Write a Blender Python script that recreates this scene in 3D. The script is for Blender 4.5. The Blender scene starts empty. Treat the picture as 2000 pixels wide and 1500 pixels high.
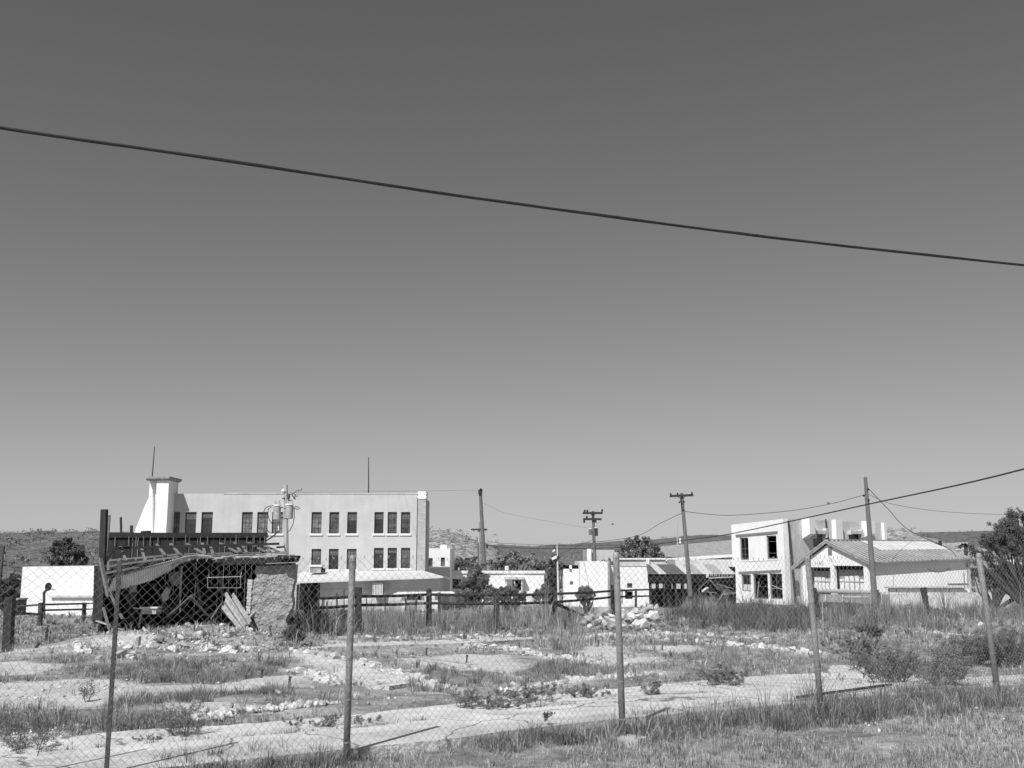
import bpy, math, random
import numpy as np
from mathutils import Vector, Matrix
random.seed(7); rng = np.random.default_rng(7)
C = bpy.context.scene
COL = C.collection
# ------------------------------------------------------------------ camera, sky, sun, exposure
F, CX, CY, HOR, EYE = 2000.0, 1000.0, 750.0, 1085.0, 1.8
PITCH = math.atan((HOR - CY) / F)
cam_d = bpy.data.cameras.new('camera'); cam = bpy.data.objects.new('camera', cam_d); COL.objects.link(cam)
cam_d.sensor_width = 36; cam_d.lens = 36 * F / 2000
cam.location = (0, 0, EYE); cam.rotation_euler = (math.pi/2 + PITCH, 0, 0)
cam_d.clip_start = 0.1; cam_d.clip_end = 8000
C.camera = cam
SUN_AZ, SUN_EL = math.radians(207.0), math.radians(48)
W = bpy.data.worlds.new('World'); C.world = W; W.use_nodes = True
wn, wl = W.node_tree.nodes, W.node_tree.links
bg = wn['Background']; bg.inputs['Strength'].default_value = 0.108
sky = wn.new('ShaderNodeTexSky'); sky.sky_type = 'NISHITA'; sky.sun_disc = False
sky.sun_elevation = SUN_EL; sky.sun_rotation = SUN_AZ; sky.altitude = 700; sky.air_density = 1.0; sky.dust_density = 0.9; sky.ozone_density = 1.5
sep = wn.new('ShaderNodeSeparateColor')            # black-and-white film behind a red filter: the red channel only
pw = wn.new('ShaderNodeMath'); pw.operation = 'POWER'; pw.inputs[1].default_value = 1.05
wl.new(sky.outputs[0], sep.inputs[0]); wl.new(sep.outputs[0], pw.inputs[0]); 
def wm(op, a, b):          # film shoulder: bright horizon sky compresses as it does on film
    k = wn.new('ShaderNodeMath'); k.operation = op
    for i, v in enumerate((a, b)):
        if isinstance(v, (int, float)): k.inputs[i].default_value = v
        elif v is not None: wl.new(v, k.inputs[i])
    return k.outputs[0]
x1 = pw.outputs[0]; t1 = wm('MULTIPLY', x1, .108/.62); t2 = wm('SQRT', wm('ADD', wm('MULTIPLY', t1, t1), 1.0), None)
wl.new(wm('DIVIDE', wm('MULTIPLY', x1, 1.07), t2), bg.inputs[0])
sd = bpy.data.lights.new('sun', 'SUN'); sd.energy = 4.95; sd.angle = math.radians(0.53); sd.color = (1, 1, 1)
sun = bpy.data.objects.new('sun', sd); COL.objects.link(sun)
sv = Vector((math.sin(SUN_AZ)*math.cos(SUN_EL), math.cos(SUN_AZ)*math.cos(SUN_EL), math.sin(SUN_EL)))
sun.rotation_euler = sv.to_track_quat('Z', 'Y').to_euler(); sun.location = (-20, -20, 30)
C.view_settings.view_transform = 'Standard'; C.view_settings.look = 'None'
C.view_settings.exposure = 0.0; C.view_settings.gamma = 1.0
C.cycles.use_denoising = True
C.cycles.max_bounces = 6; C.cycles.transparent_max_bounces = 8

# ------------------------------------------------------------------ pixel -> world helpers (where things stand)
CPI, SPI = math.cos(PITCH), math.sin(PITCH)
def ray(px, py):
    x = (px-CX)/F; y = -(py-CY)/F
    return (x, CPI - y*SPI, SPI + y*CPI)
def P(px, py, Y):
    d = ray(px, py); s = Y/d[1]
    return Vector((d[0]*s, Y, EYE + d[2]*s))
TY = [-60, 13, 20, 35, 47, 62, 86, 95, 110, 150, 300, 600, 4000]
TZ = [0, 0, -.3, -1.0, -1.15, -1.6, -2.6, -2.9, -3.3, -4.0, -6, -9, -9]
MOUNDS = []
def tz(x, y):
    z = np.interp(y, TY, TZ)
    for (mx, my, sx, sy, h) in MOUNDS:
        z = z + h*np.exp(-((x-mx)/sx)**2 - ((y-my)/sy)**2)
    return z
def G(px, py, off=0.0):
    d = ray(px, py); lo, hi = 3.0, 700.0
    for _ in range(50):
        m = (lo+hi)/2; s = m/d[1]; z = EYE + d[2]*s
        if z > float(np.interp(m, TY, TZ)) + off: lo = m
        else: hi = m
    s = lo/d[1]
    return Vector((d[0]*s, lo, EYE + d[2]*s))
for (px, py, sx, sy, h) in [(250,1262,1.6,1.6,.42),(390,1252,2.6,1.7,.48),(500,1257,2.0,1.3,.28),(150,1275,1.5,1.5,.15),(1215,1222,1.6,1.2,.25),(1330,1215,2.0,1.5,.35)]:
    g = G(px, py); MOUNDS.append((g.x, g.y, sx, sy, h))
def ground(x, y): return float(tz(x, y))

# ------------------------------------------------------------------ materials
MATS = {}
def mat(name, v, var=0.25, scale=4.0, rough=0.9, bump=0.0, bscale=30.0, metal=0.0, streak=0.0, attr=None, stretch=(1,1,1), spec=0.3, spots=None, cracks=0):
    if name in MATS: return MATS[name]
    m = bpy.data.materials.new(name); m.use_nodes = True; N, L = m.node_tree.nodes, m.node_tree.links
    b = N['Principled BSDF']; b.inputs['Roughness'].default_value = rough; b.inputs['Metallic'].default_value = metal
    b.inputs['Specular IOR Level'].default_value = spec
    tc = N.new('ShaderNodeTexCoord'); mp = N.new('ShaderNodeMapping'); mp.inputs['Scale'].default_value = stretch
    L.new(tc.outputs['Object'], mp.inputs[0])
    n1 = N.new('ShaderNodeTexNoise'); n1.inputs['Scale'].default_value = scale; n1.inputs['Detail'].default_value = 8; n1.inputs['Roughness'].default_value = .65
    L.new(mp.outputs[0], n1.inputs[0])
    r = N.new('ShaderNodeMapRange'); r.inputs[1].default_value = .3; r.inputs[2].default_value = .7
    r.inputs[3].default_value = v*(1-var); r.inputs[4].default_value = min(.9, v*(1+var))
    L.new(n1.outputs[0], r.inputs[0]); out = r.outputs[0]
    def mul(o, x, val=None):
        k = N.new('ShaderNodeMath'); k.operation = 'MULTIPLY'; L.new(o, k.inputs[0])
        if x is None: k.inputs[1].default_value = val
        else: L.new(x, k.inputs[1])
        return k.outputs[0]
    if streak:
        m2 = N.new('ShaderNodeMapping'); m2.inputs['Scale'].default_value = (2.2, 2.2, .16); L.new(tc.outputs['Object'], m2.inputs[0])
        n2 = N.new('ShaderNodeTexNoise'); n2.inputs['Scale'].default_value = 1.3; n2.inputs['Detail'].default_value = 6; L.new(m2.outputs[0], n2.inputs[0])
        r2 = N.new('ShaderNodeMapRange'); r2.inputs[1].default_value = .38; r2.inputs[2].default_value = .58; r2.inputs[3].default_value = 1-streak; r2.inputs[4].default_value = 1.0
        L.new(n2.outputs[0], r2.inputs[0]); out = mul(out, r2.outputs[0])
    if spots:      # (scale, threshold, factor) dark or light spots
        vs = N.new('ShaderNodeTexVoronoi'); vs.inputs['Scale'].default_value = spots[0]; vs.inputs['Randomness'].default_value = 1
        L.new(mp.outputs[0], vs.inputs[0])
        r3 = N.new('ShaderNodeMapRange'); r3.inputs[1].default_value = spots[1]; r3.inputs[2].default_value = spots[1]+.08; r3.inputs[3].default_value = spots[2]; r3.inputs[4].default_value = 1
        L.new(vs.outputs['Distance'], r3.inputs[0]); out = mul(out, r3.outputs[0])
    if cracks:
        nd = N.new('ShaderNodeTexNoise'); nd.inputs['Scale'].default_value = 3; L.new(mp.outputs[0], nd.inputs[0])
        va = N.new('ShaderNodeVectorMath'); va.operation = 'MULTIPLY_ADD'; L.new(nd.outputs['Color'], va.inputs[0]); va.inputs[1].default_value = (.35,.35,.35); L.new(mp.outputs[0], va.inputs[2])
        vv = N.new('ShaderNodeTexVoronoi'); vv.feature = 'DISTANCE_TO_EDGE'; vv.inputs['Scale'].default_value = cracks; L.new(va.outputs[0], vv.inputs[0])
        r4 = N.new('ShaderNodeMapRange'); r4.inputs[1].default_value = .004; r4.inputs[2].default_value = .014; r4.inputs[3].default_value = .35; r4.inputs[4].default_value = 1
        L.new(vv.outputs['Distance'], r4.inputs[0]); out = mul(out, r4.outputs[0])
    if attr:
        a = N.new('ShaderNodeAttribute'); a.attribute_name = attr; out = mul(out, a.outputs['Fac'])
    cc = N.new('ShaderNodeCombineColor')
    for i in range(3): L.new(out, cc.inputs[i])
    L.new(cc.outputs[0], b.inputs['Base Color'])
    if bump:
        n3 = N.new('ShaderNodeTexNoise'); n3.inputs['Scale'].default_value = bscale; n3.inputs['Detail'].default_value = 6; L.new(mp.outputs[0], n3.inputs[0])
        bp = N.new('ShaderNodeBump'); bp.inputs['Strength'].default_value = min(1, bump); bp.inputs['Distance'].default_value = .03 if bump <= 1 else .03*bump
        L.new(n3.outputs[0], bp.inputs['Height']); L.new(bp.outputs[0], b.inputs['Normal'])
    MATS[name] = m
    return m
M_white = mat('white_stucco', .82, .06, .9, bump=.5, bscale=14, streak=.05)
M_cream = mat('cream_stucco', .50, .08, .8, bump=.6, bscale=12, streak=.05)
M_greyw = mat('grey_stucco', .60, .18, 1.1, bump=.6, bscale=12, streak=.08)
M_base = mat('weathered_plaster', .34, .3, 1.6, bump=.8, bscale=8, streak=.25)
M_brick = mat('pale_brick', .42, .3, 3.0, bump=.8, bscale=20, stretch=(.6,.6,5))
M_trim = mat('white_trim', .75, .1, 3, rough=.7)
M_adobe = mat('rough_adobe', .33, .3, 4, bump=2.0, bscale=16)
M_dwood = mat('black_weathered_wood', .035, .5, 3, bump=.8, bscale=20, stretch=(8,8,.7))
M_mwood = mat('grey_weathered_wood', .20, .45, 4, bump=.8, bscale=20, stretch=(1,6,6))
M_lwood = mat('pale_bare_wood', .38, .35, 5, bump=.6, bscale=18)
M_postw = mat('dark_creosote_wood', .045, .5, 5, bump=.8, bscale=20, stretch=(4,4,.6))
M_pole = mat('utility_pole_wood', .16, .4, 4, bump=.6, bscale=20, stretch=(4,4,.3))
M_polel = mat('bleached_pole_wood', .42, .35, 3, bump=.6, bscale=20, stretch=(3,3,.4))
M_rust = mat('rusty_pipe', .06, .4, 8, rough=.8)
M_galv = mat('galvanised_post', .30, .35, 7, rough=.6, metal=.2, bump=.3, bscale=40, stretch=(1,1,.5), spec=.4)
M_wire = mat('galvanised_wire', .36, .25, 30, rough=.5, metal=.3)
M_tpost = mat('painted_steel_post', .07, .3, 6, rough=.7)
M_blk = mat('black_cable', .018, .4, 20, rough=.45, spec=.5)
M_rib = mat('roof_seam', .42, .2, 2, rough=.6)
M_roof = mat('sheet_metal_roof', .23, .4, .8, rough=.55, metal=.15, stretch=(1,1,1), bump=.2, bscale=5)
M_roofl = mat('pale_sheet_roof', .62, .12, 1.0, rough=.6, bump=.2, bscale=5)
M_roofd = mat('rusted_roof_sheet', .14, .4, 2.5, rough=.8)
M_corr = mat('corrugated_iron', .14, .35, 1.5, rough=.55, metal=.2)
M_dark = mat('shade_and_black_parts', .015, .4, 2)  # near black; in interiors and doorways the colour stands in for deep shade
M_glass = mat('dirty_window_glass', .03, .6, 1.5, rough=.25, spec=.6)
M_glass2 = mat('dusty_window_glass', .08, .7, 2.5, rough=.4, spec=.5)
M_glass3 = mat('pale_dusty_window_glass', .15, .8, 3.5, rough=.5, spec=.5)
M_frame = mat('dark_window_frame', .06, .4, 5, rough=.7)
M_fram2 = mat('weathered_window_frame', .22, .4, 6, rough=.8)
M_blind = mat('window_blind', .12, .4, 3, rough=.8)
M_conc = mat('pale_concrete', .56, .28, 1.6, bump=.5, bscale=25, spots=(5,.10,.8), cracks=.7)  # concrete in its own pale tone, spotted and cracked
M_conc2 = mat('old_concrete', .44, .3, 2.5, bump=.6, bscale=20)
M_rock = mat('limestone', .62, .25, 5, bump=1.2, bscale=8)
M_metal = mat('transformer_steel', .42, .3, 6, rough=.5, metal=.2)
M_bark = mat('bark', .07, .4, 8, bump=.8, bscale=20)
M_leafd = mat('dark_foliage', .11, .3, 1.5, attr='tone', rough=.8)
M_leafm = mat('grey_green_foliage', .18, .3, 1.5, attr='tone', rough=.8)
M_grass = mat('dry_grass_blades', .25, .3, .7, attr='tone', rough=.8)
M_weed = mat('tall_weed_stalks', .19, .3, .6, attr='tone', rough=.8)
M_block = mat('dark_block', .2, .3, 6, bump=.6, bscale=20)
M_letter = mat('faded_grey_paint', .38, .2, 10)
M_sign = mat('black_sign_board', .015, .3, 6)
M_pale = mat('pale_sign_paint', .6, .2, 10)
M_grav = mat('loose_gravel', .6, .2, 5, bump=.6, bscale=12, attr='tone')
M_hill = mat('desert_scrub_slope', .135, .55, .10, spots=(.35,.3,.45))
M_hillr = mat('rocky_slope', .32, .75, .45, spots=(.8,.35,.35))

# ground material: pale caliche where bare, brown soil elsewhere (vertex attribute = what lies there)
def ground_mat():
    m = bpy.data.materials.new('desert_soil'); m.use_nodes = True; N, L = m.node_tree.nodes, m.node_tree.links
    b = N['Principled BSDF']; b.inputs['Roughness'].default_value = .95; b.inputs['Specular IOR Level'].default_value = .1
    tc = N.new('ShaderNodeTexCoord')
    def noise(s, d=8):
        n = N.new('ShaderNodeTexNoise'); n.inputs['Scale'].default_value = s; n.inputs['Detail'].default_value = d; n.inputs['Roughness'].default_value = .7; L.new(tc.outputs['Object'], n.inputs[0]); return n.outputs[0]
    def rng_(o, a, b_, c, d):
        r = N.new('ShaderNodeMapRange'); r.inputs[1].default_value=a; r.inputs[2].default_value=b_; r.inputs[3].default_value=c; r.inputs[4].default_value=d; L.new(o, r.inputs[0]); return r.outputs[0]
    def ma(op, o, x):
        k = N.new('ShaderNodeMath'); k.operation = op; L.new(o, k.inputs[0])
        if isinstance(x, float): k.inputs[1].default_value = x
        else: L.new(x, k.inputs[1])
        return k.outputs[0]
    at = N.new('ShaderNodeAttribute'); at.attribute_name = 'bare'
    patch = rng_(noise(.45), .40, .60, 0.0, .65)
    f = ma('ADD', at.outputs['Fac'], patch)
    f = ma('ADD', f, rng_(noise(3.0), .3, .7, -.25, .25)); 
    cl = N.new('ShaderNodeClamp'); L.new(f, cl.inputs[0])
    soil = rng_(noise(8), .3, .7, .10, .28); pale = rng_(noise(2.5), .3, .7, .46, .68)
    mx = N.new('ShaderNodeMix'); mx.data_type = 'FLOAT'; L.new(cl.outputs[0], mx.inputs[0]); L.new(soil, mx.inputs[2]); L.new(pale, mx.inputs[3])
    v = N.new('ShaderNodeTexVoronoi'); v.inputs['Scale'].default_value = 14; L.new(tc.outputs['Object'], v.inputs[0])
    peb = rng_(v.outputs['Distance'], .05, .3, 1.25, .92)
    o = ma('MULTIPLY', mx.outputs[0], peb)
    cc = N.new('ShaderNodeCombineColor')
    for i in range(3): L.new(o, cc.inputs[i])
    L.new(cc.outputs[0], b.inputs['Base Color'])
    bp = N.new('ShaderNodeBump'); bp.inputs['Strength'].default_value = .9; bp.inputs['Distance'].default_value = .04
    L.new(noise(9), bp.inputs['Height']); L.new(bp.outputs[0], b.inputs['Normal'])
    return m
M_ground = ground_mat()

# ------------------------------------------------------------------ objects
ROOT = {}
def tag(o, label=None, cat=None, group=None, kind=None):
    if label: o['label'] = label
    if cat: o['category'] = cat
    if group: o['group'] = group
    if kind: o['kind'] = kind
    return o
def thing(name, label, cat, loc, group=None):
    o = bpy.data.objects.new(name, None); COL.objects.link(o); o.location = loc; o.empty_display_size = .3
    ROOT[o] = Vector(loc)
    return tag(o, label, cat, group)
class MB:
    def __init__(s): s.v = []; s.f = []
    def add(s, vs, fs):
        n = len(s.v); s.v += [tuple(x) for x in vs]; s.f += [tuple(i+n for i in f) for f in fs]; return s
    def hexa(s, a):   # 8 pts: bottom 4 ccw, top 4
        return s.add(a, [(3,2,1,0),(4,5,6,7),(0,1,5,4),(1,2,6,5),(2,3,7,6),(3,0,4,7)])
    def box(s, x0, x1, y0, y1, z0, z1):
        return s.hexa([(x0,y0,z0),(x1,y0,z0),(x1,y1,z0),(x0,y1,z0),(x0,y0,z1),(x1,y0,z1),(x1,y1,z1),(x0,y1,z1)])
    def prism(s, pts, off):   # polygon pts extruded by off
        n = len(pts); off = Vector(off); a = [Vector(p) for p in pts]; b = [p+off for p in a]
        fs = [tuple(range(n)), tuple(range(2*n-1, n-1, -1))] + [(i, n+i, n+(i+1)%n, (i+1)%n) for i in range(n)]
        return s.add(a+b, fs)
    def beam(s, p, q, w, h=None, up=(0,0,1)):
        h = h or w; p = Vector(p); q = Vector(q); d = (q-p).normalized(); u = Vector(up)
        if abs(d.dot(u)) > .95: u = Vector((0,1,0))
        r = d.cross(u).normalized()*w/2; t = r.cross(d).normalized()*h/2
        return s.hexa([p-r-t, p+r-t, q+r-t, q-r-t, p-r+t, p+r+t, q+r+t, q-r+t])
    def tube(s, pts, r, n=8, cap=True):
        pts = [Vector(p) for p in pts]; k = len(pts); rr = r if isinstance(r, (list, tuple)) else [r]*k
        base = len(s.v); u = None
        for i, p in enumerate(pts):
            d = (pts[min(i+1,k-1)] - pts[max(i-1,0)]).normalized()
            if u is None:
                u = d.cross(Vector((0,0,1))); 
                if u.length < .1: u = d.cross(Vector((0,1,0)))
            u = (u - d*u.dot(d)).normalized(); w = d.cross(u)
            for j in range(n):
                a = 2*math.pi*j/n; s.v.append(tuple(p + (u*math.cos(a) + w*math.sin(a))*rr[i]))
        for i in range(k-1):
            for j in range(n):
                a = base+i*n+j; b = base+i*n+(j+1)%n; s.f.append((a, b, b+n, a+n))
        if cap: s.f.append(tuple(base+j for j in range(n-1,-1,-1))); s.f.append(tuple(base+(k-1)*n+j for j in range(n)))
        return s
    def build(s, name, m, parent=None, loc=None, label=None, smooth=False):
        r = parent
        while r is not None and r.parent is not None: r = r.parent
        if parent is not None: org = ROOT[r]
        else:
            if loc is None:
                a = np.array(s.v); loc = (float((a[:,0].min()+a[:,0].max())/2), float((a[:,1].min()+a[:,1].max())/2), float(a[:,2].min()))
            org = Vector(loc)
        me = bpy.data.meshes.new(name)
        me.from_pydata([(x-org.x, y-org.y, z-org.z) for x,y,z in s.v], [], s.f); me.update()
        me.materials.append(m)
        if smooth: me.shade_smooth()
        o = bpy.data.objects.new(name, me); COL.objects.link(o)
        if parent is not None: o.parent = parent
        else: o.location = org; ROOT[o] = org
        if label: o['label'] = label
        return o
def bigmesh(name, V, Fa, m, tone=None, parent=None, loc=(0,0,0), smooth=False):
    """numpy arrays -> mesh; Fa (n,3) or (n,4)"""
    org = np.array(ROOT[parent] if parent is not None else loc, dtype=float)
    V = V - org
    me = bpy.data.meshes.new(name); nf, k = Fa.shape
    me.vertices.add(len(V)); me.vertices.foreach_set('co', V.astype(np.float32).ravel())
    me.loops.add(nf*k); me.loops.foreach_set('vertex_index', Fa.astype(np.int32).ravel())
    me.polygons.add(nf); me.polygons.foreach_set('loop_start', (np.arange(nf)*k).astype(np.int32)); me.polygons.foreach_set('loop_total', np.full(nf, k, np.int32))
    if tone is not None:
        a = me.attributes.new('tone', 'FLOAT', 'POINT'); a.data.foreach_set('value', tone.astype(np.float32))
    me.update(calc_edges=True); me.materials.append(m)
    if smooth: me.shade_smooth()
    o = bpy.data.objects.new(name, me); COL.objects.link(o)
    if parent is not None: o.parent = parent
    else: o.location = loc; ROOT[o] = Vector(loc)
    return o

# value noise in numpy
_perm = rng.random((256, 256))
def vnoise(x, y):
    xi = np.floor(x).astype(int); yi = np.floor(y).astype(int); fx = x-xi; fy = y-yi; fx = fx*fx*(3-2*fx); fy = fy*fy*(3-2*fy)
    g = lambda a, b: _perm[a & 255, b & 255]
    return (g(xi,yi)*(1-fx)+g(xi+1,yi)*fx)*(1-fy) + (g(xi,yi+1)*(1-fx)+g(xi+1,yi+1)*fx)*fy
def fbm(x, y, o=4):
    r = 0; a = .5; t = 0
    for i in range(o): r = r + a*vnoise(x*2**i+17*i, y*2**i+5*i); t += a; a *= .5
    return r/t
def inpoly(x, y, poly):
    c = np.zeros(np.shape(x), bool); n = len(poly)
    for i in range(n):
        x1, y1 = poly[i][0], poly[i][1]; x2, y2 = poly[(i+1)%n][0], poly[(i+1)%n][1]
        k = ((y1 > y) != (y2 > y)) & (x < (x2-x1)*(y-y1)/((y2-y1) if y2 != y1 else 1e-9) + x1)
        c ^= k
    return c

# ------------------------------------------------------------------ what lies on the lot (outlines in world metres)
def gp(L, off=0.0): return [G(a, b, off) for a, b in L]
BARE = [gp(L) for L in [
    [(-80,1334),(0,1332),(175,1327),(300,1337),(410,1338),(500,1327),(590,1334),(560,1350),(420,1352),(260,1364),(200,1380),(110,1388),(-80,1380)],
    [(-80,1296),(120,1298),(90,1310),(60,1322),(-80,1322)],
    [(-80,1412),(130,1408),(170,1424),(60,1436),(-80,1446)],
    [(565,1281),(590,1275),(680,1290),(740,1308),(812,1336),(760,1343),(720,1343),(640,1311),(620,1301)],
    [(770,1286),(970,1276),(1010,1300),(1010,1316),(930,1310),(820,1296)],
    [(1120,1256),(1210,1254),(1222,1276),(1215,1284),(1150,1280)],
    [(1262,1264),(1350,1261),(1372,1270),(1300,1276)],
    [(510,1326),(600,1322),(596,1340),(510,1345)],
    [(560,1206),(700,1203),(700,1211),(560,1213)],
    [(900,1247),(1000,1243),(1300,1240),(1300,1246),(900,1253)],
    [(1050,1286),(1280,1282),(1330,1290),(1100,1296)],
    [(640,1254),(880,1249),(870,1256),(650,1262)],
    [(20,1270),(300,1262),(300,1268),(20,1278)],
    [(960,1316),(1010,1314),(1060,1322),(980,1330)],
    [(300,1380),(420,1372),(470,1366),(440,1386),(330,1396)]]]
# rubble rows: pixel centreline, half width px, count of individually built rocks, rock size range (m), label, group
ROWS = [
 ([(590,1272),(640,1286),(720,1302),(790,1324),(866,1348)], 9, 40, (.10,.21), 'white limestone chunk in the row slanting behind the left galvanised fence post', 'rocks of the slanting row left of centre'),
 ([(580,1310),(620,1318),(665,1338)], 7, 14, (.09,.17), 'white limestone chunk in the short row left of the left galvanised fence post', 'rocks of the short row left of centre'),
 ([(395,1407),(450,1390),(530,1386),(640,1374)], 7, 20, (.07,.15), 'pale limestone chunk in the row just beyond the sidewalk at left', 'rocks of the row beside the sidewalk at left'),
 ([(700,1246),(780,1248),(870,1247),(950,1243),(1000,1242)], 4, 18, (.12,.22), 'white limestone chunk in the far row below the tall weeds and dark posts', 'rocks of the far row below the weeds'),
 ([(600,1268),(690,1262),(760,1258),(805,1263)], 6, 14, (.10,.2), 'white limestone chunk in the scattered row below the second dark rail post', 'rocks scattered below the second rail post'),
 ([(880,1249),(930,1264),(1000,1268),(1050,1280),(1100,1288),(1205,1302)], 9, 50, (.12,.22), 'white limestone chunk in the thick row reaching the middle fence post from the left', 'rocks of the thick row in the centre'),
 ([(1130,1250),(1180,1240),(1290,1246)], 6, 14, (.12,.22), 'white limestone chunk scattered just below the boulder heap', 'rocks scattered below the boulder heap'),
 ([(1250,1233),(1320,1240),(1400,1245),(1500,1248),(1590,1252)], 6, 30, (.12,.24), 'white limestone chunk in the upper of the two long rows right of centre', 'rocks of the upper long row at right'),
 ([(1290,1252),(1370,1256),(1450,1264),(1500,1268),(1610,1280)], 7, 44, (.13,.25), 'white limestone chunk in the lower, brighter of the two long rows right of centre', 'rocks of the lower long row at right'),
 ([(1000,1350),(1070,1340),(1160,1328),(1215,1322),(1280,1318)], 7, 20, (.08,.16), 'pale limestone chunk half hidden in grass at the foot of the middle fence post', 'rocks in grass beyond the middle fence post'),
 ([(1790,1236),(1850,1240),(1925,1244)], 4, 12, (.10,.2), 'white limestone chunk in the small far row left of the rightmost fence post', 'rocks of the small row at far right'),
]
ROWW = []
for (cl, hw, n, sr, lab, grp) in ROWS:
    pts = gp(cl); w = [hw*p.y/F*5.5 for p in pts]; ROWW.append((pts, w))
def rowdist(x, y):
    best = np.full(np.shape(x), 9.0)
    for pts, w in ROWW:
        for i in range(len(pts)-1):
            a, b = pts[i], pts[i+1]; dx, dy = b.x-a.x, b.y-a.y; L2 = dx*dx+dy*dy
            t = np.clip(((x-a.x)*dx+(y-a.y)*dy)/L2, 0, 1)
            d = np.hypot((x-a.x-t*dx), (y-a.y-t*dy)); best = np.minimum(best, d/(.5*w[i]))
    return best
SIDE_BACK = [(-400,1492),(0,1450),(250,1427),(500,1412),(690,1396),(900,1373),(1000,1362),(1200,1345),(1350,1331),(1500,1319),(1600,1314),(1720,1316),(1900,1322),(2100,1312)]
SIDE_MID = [(-400,1512),(0,1480),(100,1472),(340,1452),(500,1441),(690,1426),(780,1416),(1000,1390),(1200,1371),(1350,1358),(1500,1346),(1600,1340),(1720,1336),(1900,1330),(2100,1318)]
SIDE_FRONT = [(-400,1560),(0,1524),(130,1510),(350,1494),(500,1478),(720,1456),(880,1441),(1000,1424),(1200,1402),(1330,1391),(1500,1377),(1600,1368),(1720,1357),(1900,1342),(2100,1328)]
SXS = [-400,0,130,250,350,500,600,700,800,900,1000,1100,1200,1350,1500,1600,1720,1900,2100,2600]
def off_g(L, h): return [G(a, float(np.interp(a, [p[0] for p in L], [p[1] for p in L])) - (14 if a > 2100 else 0), h) for a in SXS]
bk, mi, fr = off_g(SIDE_BACK, .05), off_g(SIDE_MID, .08), off_g(SIDE_FRONT, .11)
walk_poly = [(p.x, p.y) for p in bk] + [(p.x, p.y) for p in reversed(fr)]

# ------------------------------------------------------------------ ground sheet
def axis(parts):
    out = []
    for a, b, st in parts: out += list(np.arange(a, b, st))
    return np.array(out + [parts[-1][1]])
gx = axis([(-2500,-400,300),(-400,-60,20),(-60,-14,1.5),(-14,22,.16),(22,60,1.5),(60,400,20),(400,2500,300)])
gy = axis([(-400,-20,40),(-20,4,2),(4,36,.16),(36,60,.5),(60,120,2),(120,400,14),(400,3800,200)])
X, Y = np.meshgrid(gx, gy)
bare = np.zeros(X.shape)
for poly in BARE: bare = np.where(inpoly(X, Y, [(p.x,p.y) for p in poly]), 1.0, bare)
rd = rowdist(X, Y); bare = np.maximum(bare, np.where(rd < .9, 1.0, 0))
# soften edges
for _ in range(2):
    b2 = bare.copy(); b2[1:-1,1:-1] = (bare[1:-1,1:-1]*2+bare[:-2,1:-1]+bare[2:,1:-1]+bare[1:-1,:-2]+bare[1:-1,2:])/6; bare = b2
near = np.exp(-np.maximum(Y-40, 0)/30)*(np.abs(X) < 60)
Z = tz(X, Y) + near*((fbm(X*.8, Y*.8)-.5)*.16 + (fbm(X*4, Y*4)-.5)*.05)
inw = inpoly(X, Y, walk_poly); Z = np.where(inw, np.minimum(Z, tz(X, Y) - .01), Z)
ny_, nx_ = X.shape
V = np.stack([X.ravel(), Y.ravel(), Z.ravel()], 1)
I = (np.arange(ny_-1)[:,None]*nx_ + np.arange(nx_-1)[None,:]).ravel()
Fa = np.stack([I, I+1, I+nx_+1, I+nx_], 1)
go = bigmesh('ground', V, Fa, M_ground, smooth=True); tag(go, kind='structure')
a = go.data.attributes.new('bare', 'FLOAT', 'POINT'); a.data.foreach_set('value', bare.ravel().astype(np.float32))

# sidewalk: raised front slab with a step, and lower back slab
def strip(name, A, B, zt, zb, m):
    mb = MB()
    for i in range(len(A)-1):
        a, b, c, d = A[i], A[i+1], B[i+1], B[i]
        g = lambda p, h: (p.x, p.y, float(np.interp(p.y, TY, TZ)) + h)
        mb.hexa([g(a,zb), g(b,zb), g(c,zb), g(d,zb), g(a,zt), g(b,zt), g(c,zt), g(d,zt)])
    return mb
# densify strips for wobbling edges
def dens(L, k=6, amp=.015):
    out = []
    for i in range(len(L)-1):
        for j in range(k):
            t = j/k; p = L[i].lerp(L[i+1], t); p.y += random.uniform(-amp, amp); out.append(p)
    return out + [L[-1]]
fr2 = dens(fr, 6, .008); mi2 = dens(mi, 6, .01); bk2 = dens(bk, 6, .05)
mi_b = [Vector((p.x, p.y+.012, p.z)) for p in mi2]
tag(strip('sidewalk', fr2, mi2, .10, -.3, M_conc).build('sidewalk', M_conc), kind='structure')
tag(strip('path', mi_b, bk2, .05, -.3, M_conc2).build('path', M_conc), kind='structure')
def slab(name, L, h, m, depth=.25):
    pts = [G(a, b, h) for a, b in L]; mb = MB()
    mb.prism([(p.x, p.y, p.z-depth) for p in pts], (0,0,depth)); return mb
tag(slab('foundation', [(630,1258),(880,1250),(1040,1244),(1042,1248),(900,1256),(640,1264)], .1, M_conc).build('foundation', M_conc), 'long thin edge of a concrete foundation below the dark rail posts', 'foundation')
tag(slab('foundation', [(580,1281),(600,1277),(680,1292),(735,1309),(800,1334),(760,1340),(725,1340),(650,1310)], .07, M_conc).build('foundation', M_conc), 'white slab of foundation floor behind the left galvanised fence post', 'foundation')
tag(slab('foundation', [(520,1243),(640,1238),(700,1240),(700,1246),(530,1251)], .08, M_conc2).build('foundation', M_conc2), 'low concrete ledge below the ruined shed corner', 'foundation')
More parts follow.
